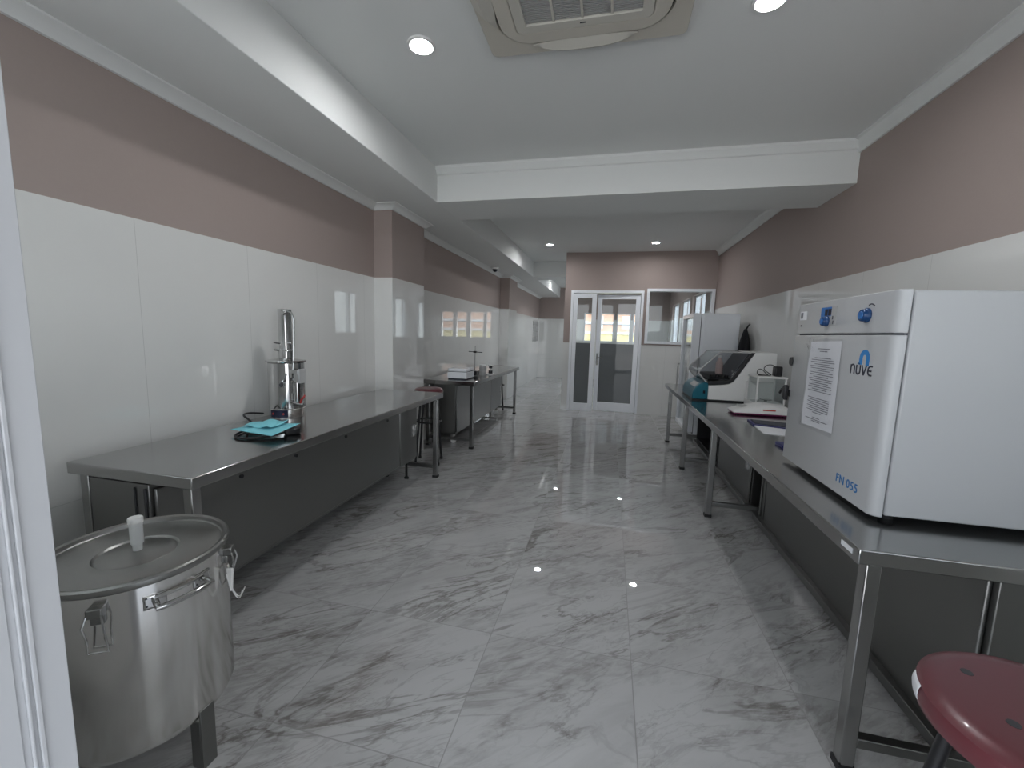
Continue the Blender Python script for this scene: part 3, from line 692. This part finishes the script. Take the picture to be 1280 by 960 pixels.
# ------------------------------------------------------------------ oven
zt = .7314; ox0, oy0, oy1 = .842, 1.502, 2.192
o = thing('drying_oven', (1.15, 1.85, zt), 'large light grey laboratory oven on the near right bench', 'oven')
MB().box(.884, 1.455, oy0 + .006, oy1 - .008, zt + .022, 1.462).build('cabinet', M['oven'], o, bevel=.006)
MB().box(.874, .886, oy0 + .016, oy1 - .016, zt + .03, 1.455).build('door_seal', M['gapdark'], o)
for x in (.92, 1.40):
    for y in (oy0 + .06, oy1 - .06): MB().cyl((x, y, zt), (x, y, zt + .024), .02, 16).build('foot', M['rubber'], o)
def fascia(mb, z0, z1, r=.030, xb=.876, ya=oy0, yb=oy1):
    P = [(xb, ya), (xb, yb), (ox0 + .006, yb)]
    P += [(ox0, yb - .006)]
    for i in range(9):
        a = PI + PI / 2 * i / 8
        P.append((ox0 + r + r * math.cos(a), ya + r + r * math.sin(a)))
    return mb.prism(P, 'z', z0, z1)
door = fascia(MB(), zt + .018, 1.3275, ya=oy0, yb=oy1 + .012).build('door', M['oven'], o, bevel=.003, ang=50)
pan = fascia(MB(), 1.3335, 1.465).build('control_fascia', M['oven'], o, bevel=.003, ang=50)
MB().box(.852, .874, oy0 + .02, oy1 - .01, 1.325, 1.336).build('fascia_gap', M['gapdark'], o)
# front plane helper: u to the right as seen from the room (towards -Y), v up
F = lambda u, v, t: (ox0 - t, u, v)
def rect(y0, y1, z0, z1, t0=0, t1=.001): return MB().box(ox0 - t1, ox0 - t0, y0, y1, z0, z1)
# left control: blue plate with two display windows and a knob
bp = rect(1.895, 1.975, 1.402, 1.438, 0, .002).box(ox0 - .002, ox0, 1.945, 1.975, 1.370, 1.402).build('control_plate', M['blue'], pan)
rect(1.858, 1.972, 1.365, 1.440, 0, .0008).build('pale_plate', M['greyplate'], pan)
for y in (1.903, 1.930): rect(y - .010, y + .012, 1.405, 1.430, .002, .003).build('display_window', M['display'], bp)
def knob(y, z, r):
    k1 = MB().lathe([(0, 0), (r, 0), (r, -.006), (r * .86, -.009), (r * .82, -.017), (r * .74, -.020), (0, -.020)], (ox0, y, z), 28, 'x').build('knob', M['knobblue'], pan, bevel=.001)
    MB().lathe([(0, -.020), (r * .55, -.020), (r * .5, -.023), (0, -.024)], (ox0, y, z), 24, 'x').build('knob_cap', M['blue'], k1)
knob(1.923, 1.382, .021); knob(1.655, 1.393, .025)
arc = MB().ribbon([(1.640 + .028 * math.cos(a), 1.402 + .028 * math.sin(a)) for a in [math.radians(60 + 9 * i) for i in range(9)]], .004, F, 0, .001).build('dial_arc', M['ink'], pan)
rect(1.877, 1.886, 1.388, 1.402).build('dial_mark', M['ink'], pan); rect(1.872, 1.880, 1.370, 1.384).build('dial_mark', M['ink'], pan)
sl = rect(2.105, 2.168, 1.395, 1.432, 0, .0008).build('rating_label', M['paper'], pan)
rect(2.140, 2.162, 1.402, 1.428, .0008, .0014).build('label_print', M['print'], sl)
rect(2.148, 2.156, 1.366, 1.374, 0, .001).build('indicator', M['ink'], pan)
# brand mark: blue arch and lettering
def arch(cy_, cz_, r, w_, legs):
    pts = [(cy_ + r, cz_ - legs * .9)] + [(cy_ + r * math.cos(a), cz_ + r * math.sin(a)) for a in [PI * i / 18 for i in range(19)]] + [(cy_ - r, cz_ - legs)]
    return pts
lg_ = door
MB().ribbon(arch(1.640, 1.250, .0195, .017, .026), .017, F, 0, .0012).build('logo_arch', M['logo'], door)
lt = MB(); lw = .0055; lh = .033; zb_ = 1.192
def U(y): return y  # text runs towards -Y
y = 1.713
def stroke(pts): lt.ribbon([(yy, zz) for yy, zz in pts], lw, F, 0, .0012)
# n
stroke([(y, zb_), (y, zb_ + lh)]); stroke([(y, zb_ + lh * .72)] + [(y - .011 + .011 * math.cos(a), zb_ + lh * .66 + .011 * math.sin(a)) for a in [PI * i / 8 for i in range(1, 9)]] + [(y - .022, zb_)])
y -= .034
stroke([(y, zb_ + lh), (y, zb_ + .013)] + [(y - .011 + .011 * math.cos(a), zb_ + .0125 - .011 * math.sin(a)) for a in [PI * i / 8 for i in range(1, 8)]] + [(y - .022, zb_ + .013), (y - .022, zb_ + lh)])
for q_ in (.006, .016): lt.box(ox0 - .0012, ox0, y - q_ - .0022, y - q_ + .0022, zb_ + lh + .003, zb_ + lh + .0075)
y -= .031
stroke([(y, zb_ + lh), (y - .0125, zb_)]); stroke([(y - .025, zb_ + lh), (y - .0125, zb_)])
y -= .036
stroke([(y - .022, zb_ + .0025), (y - .010, zb_ + .0025), (y - .003, zb_ + .006), (y, zb_ + .013), (y, zb_ + .021), (y - .003, zb_ + lh - .005), (y - .010, zb_ + lh - .001), (y - .022, zb_ + lh - .001)]); stroke([(y, zb_ + lh * .5), (y - .019, zb_ + lh * .5)])
lt.build('logo_lettering', M['ink'], door)
# model number
def text(s, size, name, m_, parent, org, loc, bold=.0):
    cu = bpy.data.curves.new(name, 'FONT'); cu.body = s; cu.size = size; cu.extrude = .0005; cu.offset = bold; cu.space_character = 1.12
    tmp = bpy.data.objects.new('tmp', cu); col.objects.link(tmp); bpy.context.view_layer.update()
    me = bpy.data.meshes.new_from_object(tmp.evaluated_get(bpy.context.evaluated_depsgraph_get())); bpy.data.objects.remove(tmp)
    mw = Matrix(((0, 0, -1, loc[0]), (-1, 0, 0, loc[1]), (0, 1, 0, loc[2]), (0, 0, 0, 1)))
    me.transform(mw); me.transform(Matrix.Translation(-Vector(org))); me.materials.clear(); me.materials.append(m_)
    ob = bpy.data.objects.new(name, me); col.objects.link(ob); ob.parent = parent; return ob
text('FN', .043, 'model_letters', M['fnblue'], door, o['org'], (ox0 - .0006, 1.722, .794), .0004)
text('055', .043, 'model_digits', M['fnblue'], door, o['org'], (ox0 - .0006, 1.653, .794), .0004)
# paper notice in a clear sleeve
ps = MB(); nn = 12; vs = []
pc = [(2.040, .945), (1.785, .955), (1.790, 1.305), (2.030, 1.300)]
for i in range(nn + 1):
    for j in range(nn + 1):
        u, v = i / nn, j / nn
        yy = (pc[0][0] * (1 - u) + pc[1][0] * u) * (1 - v) + (pc[3][0] * (1 - u) + pc[2][0] * u) * v
        zz = (pc[0][1] * (1 - u) + pc[1][1] * u) * (1 - v) + (pc[3][1] * (1 - u) + pc[2][1] * u) * v
        vs.append((ox0 - .0015 - .0025 * abs(math.sin(v * 7 + u)) * (1 - u), yy, zz))
fs = [(i * (nn + 1) + j, (i + 1) * (nn + 1) + j, (i + 1) * (nn + 1) + j + 1, i * (nn + 1) + j + 1) for i in range(nn) for j in range(nn)]
nt_ = thing('paper_notice', (ox0, 1.91, 1.12), 'printed white notice in a clear sleeve taped on the oven door', 'notice')
ps.add(vs, fs).build('sheet', M['paper'], nt_)
pr = MB(); rows = [(1.272, .10, .5), (1.262, .06, .55)] + [(1.235 - .0085 * i, (.19 if i % 3 else .13) - .01 * (i % 2), .5) for i in range(17)] + [(1.070 - .0085 * i, .175 if i < 7 else .07, .5) for i in range(8)] + [(.99, .06, .2), (.982, .18, .5), (.975, .07, .8)]
for zz, ln, cc in rows:
    yc = 1.912
    pr.box(ox0 - .0052, ox0 - .0046, yc - ln / 2, yc + ln / 2, zz - .0013, zz + .0013)
pr.build('print_lines', M['print'], nt_)
slv = MB(); vs = []; nx, nz_ = 22, 40
for i in range(nx + 1):
    for j in range(nz_ + 1):
        u, v = i / nx, j / nz_
        yy = (2.048 * (1 - u) + 1.778 * u) * (1 - v) + (2.038 * (1 - u) + 1.782 * u) * v; zz = .938 + .375 * v
        cr = math.exp(-((u) / .20) ** 2) * (math.exp(-((v - .95) / .10) ** 2) + .9 * math.exp(-((v - .07) / .14) ** 2)) + .35 * math.exp(-((v - .95) / .07) ** 2) * (u < .6)
        vs.append((ox0 - .0062 - .006 * cr * (1 + math.sin(u * 60 + 3 * math.sin(v * 40))), yy, zz))
fs = [(i * (nz_ + 1) + j, (i + 1) * (nz_ + 1) + j, (i + 1) * (nz_ + 1) + j + 1, i * (nz_ + 1) + j + 1) for i in range(nx) for j in range(nz_)]
slv.add(vs, fs).build('clear_sleeve', glass('plastic_sleeve', (.96, .96, .97), 1.35, .08), nt_)
# latch and hinge knobs on the far edge of the door
la = MB().prism([(2.196, 1.020), (2.216, 1.030), (2.226, 1.055), (2.222, 1.085), (2.205, 1.095), (2.196, 1.09)], 'x', .818, .838).build('door_latch', M['black'], o, bevel=.005)
MB().box(.838, .86, 2.19, 2.206, 1.04, 1.07).tube([(.83, 2.222, 1.06), (.83, 2.26, 1.066), (.835, 2.29, 1.045)], .006, 8).build('latch_arm', M['black'], la)
MB().cyl((.838, 2.212, 1.205), (.866, 2.212, 1.205), .020, 20).build('door_bumper', M['black'], o)
MB().box(.85, .872, 2.204, 2.228, 1.235, 1.327).build('hinge_cover', M['oven'], o, bevel=.004)

# ------------------------------------------------------------------ shaking incubator with teal console
sy0, sy1 = 4.10, 4.62
s = thing('shaker_incubator', (1.13, 4.36, zt), 'white shaking incubator with teal console and smoked hood on the right bench', 'incubator')
MB().box(.775, 1.45, sy0 + .01, sy1 - .01, zt, zt + .014).build('plinth', M['black'], s)
body = [(.908, zt + .014), (1.458, zt + .014), (1.445, 1.190), (1.272, 1.190), (1.130, .945), (1.112, .918), (1.080, .896), (1.03, .886), (.908, .874)]
MB().prism(body, 'y', sy0, sy1).build('housing', M['white'], s, bevel=.006)
gk = [(.900, .878), (1.03, .890), (1.080, .900), (1.112, .922), (1.130, .949), (1.268, 1.188), (1.238, 1.188), (1.105, .968), (1.08, .938), (1.03, .925), (.900, .915)]
MB().prism(gk, 'y', sy0 - .004, sy0 + .02).prism(gk, 'y', sy1 - .02, sy1 + .004).build('gasket', M['black'], s, bevel=.003)
hood = [(1.262, 1.186), (1.00, 1.186), (.975, 1.178), (.826, 1.02), (.815, .985), (.885, .905)]
hin = [(1.252, 1.180), (1.002, 1.180), (.979, 1.172), (.832, 1.017), (.822, .987), (.890, .911)]
hb = MB(); n = len(hood)
for i in range(n - 1):
    hb.add([(hood[i][0], sy0 + .004, hood[i][1]), (hood[i + 1][0], sy0 + .004, hood[i + 1][1]), (hood[i + 1][0], sy1 - .004, hood[i + 1][1]), (hood[i][0], sy1 - .004, hood[i][1])], [(0, 1, 2, 3)])
for yy in (sy0 + .004, sy1 - .004):
    P = hood + [(1.02, .918), (1.085, .936), (1.105, .965)]
    hb.add([(x, yy, z) for x, z in P], [tuple(range(len(P)))])
hb.build('hood', M['smoke'], s)
for yy in (sy0 + .002, sy1 - .002): MB().tube([(x, yy, z) for x, z in hood], .006, 8).build('hood_edge', M['greyplate'], s)
pl = MB().box(.915, 1.09, sy0 + .05, sy1 - .05, .93, .952)
for i in range(7): pl.box(.915 + i * .025, .927 + i * .025, sy0 + .04, sy1 - .04, .952, .972)
pl.build('platform', M['black'], s, bevel=.002)
MB().cyl((1.0, 4.36, .885), (1.0, 4.36, .93), .05, 20).build('drive', M['black'], s)
MB().prism([(1.105, .955), (1.235, 1.175), (1.225, 1.178), (1.095, .960)], 'y', sy0 + .03, sy1 - .03).build('back_panel', M['gapdark'], s)
bt = thing('sample_bottle', (1.03, 4.30, .973), 'pale pinkish bottle standing inside the smoked hood of the incubator', 'bottle')
MB().lathe([(0, 0), (.030, 0), (.032, .01), (.032, .10), (.016, .135), (.014, .155), (0, .155)], (1.03, 4.30, .973), 24).build('body', M['amber'], bt)
MB().lathe([(0, .153), (.017, .153), (.017, .175), (0, .176)], (1.03, 4.30, .973), 20).build('cap', M['white'], bt)
con = [(.906, zt + .014), (.906, .898), (.872, .902), (.835, .888), (.795, .850), (.775, .805), (.771, zt + .014)]
tc = MB().prism(con, 'y', sy0 - .004, sy1 + .004).build('console', M['teal'], s, bevel=.008)
MB().prism([(.838, .8865), (.798, .8505), (.7955, .8530), (.836, .8895)], 'y', sy0 + .06, sy0 + .30).build('console_display', M['greyplate'], tc)
MB().box(.862, .880, sy0 - .0055, sy0 - .004, .80, .826).build('console_socket', M['display'], tc)
# ------------------------------------------------------------------ analytical balance with draft shield, and the adapter on it
bx0, bx1, by0, by1 = 1.185, 1.40, 3.72, 3.95
b = thing('analytical_balance', (1.29, 3.83, zt), 'small white balance with a clear glass draft shield beside the incubator', 'balance')
MB().box(bx0, bx1, by0, by1 + .06, zt + .008, zt + .058).build('base', M['white'], b, bevel=.006)
for x in (bx0 + .03, bx1 - .03):
    for y in (by0 + .03, by1 + .03): MB().cyl((x, y, zt), (x, y, zt + .01), .014, 12).build('foot', M['rubber'], b)
for x in (bx0 + .006, bx1 - .006):
    for y in (by0 + .006, by1 - .006): MB().box(x - .006, x + .006, y - .006, y + .006, zt + .058, .995).build('post', M['white'], b)
MB().box(bx0 - .004, bx1 + .004, by0 - .004, by1 + .004, .995, 1.010).build('top_plate', M['white'], b, bevel=.002)
MB().box(bx0 + .012, bx1 - .012, by0 + .003, by0 + .006, zt + .058, .995).box(bx0 + .003, bx0 + .006, by0 + .012, by1 - .012, zt + .058, .995).box(bx1 - .006, bx1 - .003, by0 + .012, by1 - .012, zt + .058, .995).build('glass_pane', M['glass'], b)
MB().lathe([(0, zt + .058), (.012, zt + .058), (.012, zt + .075), (.045, zt + .078), (.045, zt + .082), (0, zt + .082)], (1.295, 3.83, 0), 28).build('pan', M['chrome'], b)
MB().box(bx0, bx1, by1, by1 + .055, zt + .058, .94).build('rear_column', M['white'], b, bevel=.006)
t = thing('power_adapter', (1.345, 3.80, 1.010), 'black power adapter with a tangled lead on top of the balance', 'power adapter')
MB().box(1.322, 1.378, 3.76, 3.83, 1.010, 1.092).build('adapter', M['black'], t, bevel=.010)
cpts = [(1.325, 3.78, 1.085), (1.30, 3.77, 1.105), (1.255, 3.77, 1.100), (1.235, 3.77, 1.065), (1.28, 3.775, 1.035), (1.31, 3.78, 1.016), (1.24, 3.79, 1.016), (1.20, 3.80, 1.022), (1.205, 3.80, 1.060), (1.235, 3.80, 1.066), (1.265, 3.79, 1.030), (1.285, 3.79, 1.016), (1.22, 3.77, 1.015), (1.20, 3.76, 1.016)]
MB().tube(smooth(cpts), .0035, 8).build('lead', M['cord'], t)

# ------------------------------------------------------------------ flat scale, folder, pad
t = thing('platform_scale', (1.14, 3.50, zt), 'low white platform scale with a magenta base edge on the right bench', 'scale')
def loft(mb, x0, x1, ya, yb, prof, n=16):
    vs = []; fs = []; m_ = 5
    for i in range(n + 1):
        u = i / n; x = x0 + (x1 - x0) * u; h = prof(u)
        for (yy, zz) in ((ya, zt + .018), (ya + .012, zt + .018 + h * .7), (ya + .04, zt + .018 + h), (yb - .01, zt + .018 + h), (yb, zt + .018)): vs.append((x, yy, zz))
    for i in range(n):
        for j in range(m_): fs.append((i * m_ + j, i * m_ + (j + 1) % m_, (i + 1) * m_ + (j + 1) % m_, (i + 1) * m_ + j))
    fs += [tuple(range(m_)), tuple(n * m_ + j for j in range(m_ - 1, -1, -1))]
    return mb.add(vs, fs)
loft(MB(), .945, 1.335, 3.42, 3.60, lambda u: .012 + .056 * math.sin(min(1, u * 1.5) * PI / 2) * (1 - .3 * max(0, u - .7) / .3)).build('housing', M['white'], t, bevel=.004)
MB().box(.955, 1.325, 3.43, 3.595, zt + .006, zt + .019).build('base_edge', M['pink'], t, bevel=.003)
for x in (.98, 1.30):
    for y in (3.45, 3.57): MB().cyl((x, y, zt), (x, y, zt + .008), .012, 10).build('foot', M['rubber'], t)
MB().box(1.150, 1.235, 3.4235, 3.4265, zt + .044, zt + .052).build('red_print', M['red'], t)
MB().box(1.0, 1.075, 3.48, 3.56, zt + .060, zt + .066).build('weighing_plate', M['greyplate'], t, bevel=.002)
MB().box(1.325, 1.36, 3.50, 3.56, zt + .004, zt + .03).build('plug', M['black'], t, bevel=.003)
t = thing('folder', (1.10, 3.02, zt), 'open navy-edged folder with a white page on the right bench', 'folder')
P = [(.985, 3.20), (.952, 2.90), (1.03, 2.78), (1.25, 2.86), (1.28, 3.10)]
MB().prism([(.985, 3.22), (.965, 3.03), (1.25, 2.93), (1.28, 3.14)], 'z', zt, zt + .010).build('cover', M['navy'], t, bevel=.002)
MB().prism([(1.0, 3.20), (.985, 3.05), (1.25, 2.955), (1.27, 3.12)], 'z', zt + .010, zt + .014).build('cover_lining', M['gapdark'], t)
MB().prism([(.972, 3.02), (.955, 2.80), (1.23, 2.72), (1.25, 2.92)], 'z', zt, zt + .005).build('page', M['paper'], t)
t = MB().box(.925, 1.10, 2.43, 2.53, zt, zt + .016).build('blue_pad', M['navy'], None, bevel=.003, org=(1.0, 2.48, zt))
tag(t, 'small dark blue pad at the far side of the oven on the bench', 'pad')

# ------------------------------------------------------------------ display fridge and the black bag behind the incubator
fx0, fx1, fy0, fy1, fz = .985, 1.515, 5.53, 6.28, 1.607
f = thing('display_fridge', (1.25, 5.9, 0), 'white upright display fridge with a glass door standing past the right bench', 'fridge')
MB().box(fx0 + .10, fx1, fy0 + .004, fy1, .04, fz).build('cabinet', M['fridge'], f, bevel=.006)
MB().box(fx0 + .092, fx0 + .10, fy0 + .012, fy1 - .012, .10, fz - .03).build('door_seal', M['gapdark'], f)
MB().box(fx0 + .14, fx1 - .02, fy0 - .001, fy0 + .005, .35, fz - .035).build('side_panel', M['fridge'], f, bevel=.003)
dr = MB().box(fx0, fx0 + .092, fy0, fy0 + .03, .12, fz).box(fx0, fx0 + .092, fy1 - .03, fy1, .12, fz).box(fx0, fx0 + .092, fy0 + .03, fy1 - .03, .12, .17).box(fx0, fx0 + .092, fy0 + .03, fy1 - .03, fz - .05, fz).build('glass_door', M['fridge'], f, bevel=.004)
MB().box(fx0 + .03, fx0 + .036, fy0 + .03, fy1 - .03, .17, fz - .05).build('door_pane', M['glass'], dr)
MB().box(fx0 - .03, fx0 - .018, fy1 - .026, fy1 - .010, .60, .95).box(fx0 - .018, fx0, fy1 - .026, fy1 - .010, .60, .62).box(fx0 - .018, fx0, fy1 - .026, fy1 - .010, .93, .95).build('door_handle', M['greyplate'], dr)
for x in (fx0 + .14, fx1 - .04):
    for y in (fy0 + .05, fy1 - .05): MB().cyl((x, y, 0), (x, y, .045), .02, 12).build('foot', M['rubber'], f)
bg = thing('hanging_bag', (1.55, 5.45, 1.42), 'black bag hanging on the wall between the fridge and the incubator', 'bag')
vs = []; fs = []; n, mm = 20, 12
for j in range(mm + 1):
    v = j / mm; z = 1.14 + .285 * v; wdt = .125 * (1 - .75 * v ** 2.2) ; dep = .056 * (1 - .8 * v ** 2.0)
    for i in range(n):
        a = 2 * PI * i / n; vs.append((1.600 - .058 + dep * math.cos(a) * (1 + .06 * math.sin(3 * a + v * 5)), 5.40 + wdt * math.sin(a), z))
for j in range(mm):
    for i in range(n): fs.append((j * n + i, j * n + (i + 1) % n, (j + 1) * n + (i + 1) % n, (j + 1) * n + i))
fs += [tuple(range(n - 1, -1, -1)), tuple(mm * n + i for i in range(n))]
MB().add(vs, fs).build('pouch', M['fabric'], bg)
MB().tube(smooth([(1.552, 5.40, 1.42), (1.575, 5.41, 1.47), (1.588, 5.42, 1.485), (1.575, 5.43, 1.47), (1.552, 5.44, 1.42)]), .006, 8).build('strap', M['fabric'], bg)
MB().tube([(1.60, 5.42, 1.478), (1.58, 5.42, 1.478), (1.578, 5.42, 1.49)], .004, 8).build('wall_hook', M['chrome'], bg)

# ------------------------------------------------------------------ neighbour building seen through the far windows
bd = thing('building', (0, 24, -.5), 'yellow and orange building seen through the far windows behind the glazed door', 'building')
MB().box(-4.5, 6, 24, 30, -.5, 1.45).build('yellow_storey', M['bld_y'], bd)
MB().box(-4.5, 6, 24.0, 30, 1.45, 3.6).build('orange_storey', M['bld_o'], bd)
for k_ in range(4): MB().box(-4.6, 6.1, 23.9, 24.0, 1.40 + k_ * .55, 1.52 + k_ * .55).build('white_band', M['bld_w'], bd)
for k_ in range(4):
    x = -2.4 + k_ * 1.5
    MB().box(x, x + .5, 23.96, 24.0, 1.7, 2.4).build('window_recess', M['bld_w'], bd)
struct(MB().box(-12, 12, 12.8, 34, -.7, -.5).build('ground_rear', M['ground']))

# ------------------------------------------------------------------ daylight
wd = bpy.data.worlds.new('World'); sc.world = wd; wd.use_nodes = True; nt = wd.node_tree; g = G(nt)
bgn = nt.nodes['Background']; tc = nt.nodes.new('ShaderNodeTexCoord'); sp = nt.nodes.new('ShaderNodeSeparateXYZ'); nt.links.new(tc.outputs['Generated'], sp.inputs[0])
h = g.ramp(sp.outputs['Z'], -.02, .5)
nt.links.new(g.mix(h, (.93, .965, 1.0, 1), (.78, .87, 1.0, 1)), bgn.inputs['Color'])
bgn.inputs['Strength'].default_value = 2.2
def portal(x0, x1, z0, z1, y, ry):
    li = bpy.data.lights.new('daylight_portal', 'AREA'); li.shape = 'RECTANGLE'; li.size = x1 - x0; li.size_y = z1 - z0
    li.cycles.is_portal = True
    ob = bpy.data.objects.new('daylight_portal', li); col.objects.link(ob); ob.location = ((x0 + x1) / 2, y, (z0 + z1) / 2)
    ob.rotation_euler = (math.radians(90) if ry > 0 else math.radians(-90), 0, 0)
portal(-.57, .62, 0, 2.36, .15, 1); portal(-2.1, -.74, 1.05, 2.36, .15, 1); portal(.75, 1.6, 1.05, 2.36, .15, 1)
portal(-.8, 1.1, 1.1, 1.96, 12.72, -1)
li = bpy.data.lights.new('daylight_portal', 'AREA'); li.shape = 'RECTANGLE'; li.size = 1.25; li.size_y = 4.0; li.cycles.is_portal = True
ob = bpy.data.objects.new('daylight_portal', li); col.objects.link(ob); ob.location = (1.82, 10.0, 1.55); ob.rotation_euler = (0, math.radians(90), 0)

sl_ = bpy.data.lights.new('sun', 'SUN'); sl_.energy = 12; sl_.angle = .01; sl_.color = (1, .97, .93)
so_ = bpy.data.objects.new('sun', sl_); col.objects.link(so_); so_.rotation_euler = Vector((.6, -.28, -.75)).to_track_quat('-Z', 'Y').to_euler()
# ------------------------------------------------------------------ camera
f_, yaw, pitch, roll = 519.86, .2263, -.1214, .0281
cyw, syw = math.cos(yaw), math.sin(yaw); cpt, spt = math.cos(pitch), math.sin(pitch); cr, sr = math.cos(roll), math.sin(roll)
fwd = Vector((-syw * cpt, cyw * cpt, spt)); right = Vector((cyw, syw, 0)); up = right.cross(fwd)
r2 = right * cr + up * sr; u2 = -right * sr + up * cr
cam = bpy.data.cameras.new('camera'); cam.sensor_width = 36; cam.lens = f_ / 1280 * 36; cam.clip_start = .02; cam.clip_end = 200
co = bpy.data.objects.new('camera', cam); col.objects.link(co)
co.matrix_world = Matrix(((r2.x, u2.x, -fwd.x, 0), (r2.y, u2.y, -fwd.y, 0), (r2.z, u2.z, -fwd.z, 1.30), (0, 0, 0, 1)))
sc.camera = co
sc.view_settings.view_transform = 'Standard'; sc.view_settings.look = 'None'; sc.view_settings.gamma = 1; sc.view_settings.use_curve_mapping = False
sc.view_settings.exposure = 0.45
sc.cycles.max_bounces = 12; sc.cycles.diffuse_bounces = 6; sc.cycles.glossy_bounces = 6; sc.cycles.transparent_max_bounces = 16
sc.cycles.use_denoising = True; sc.cycles.sample_clamp_indirect = 6
for ob in bpy.data.objects:
    if 'org' in ob: del ob['org']
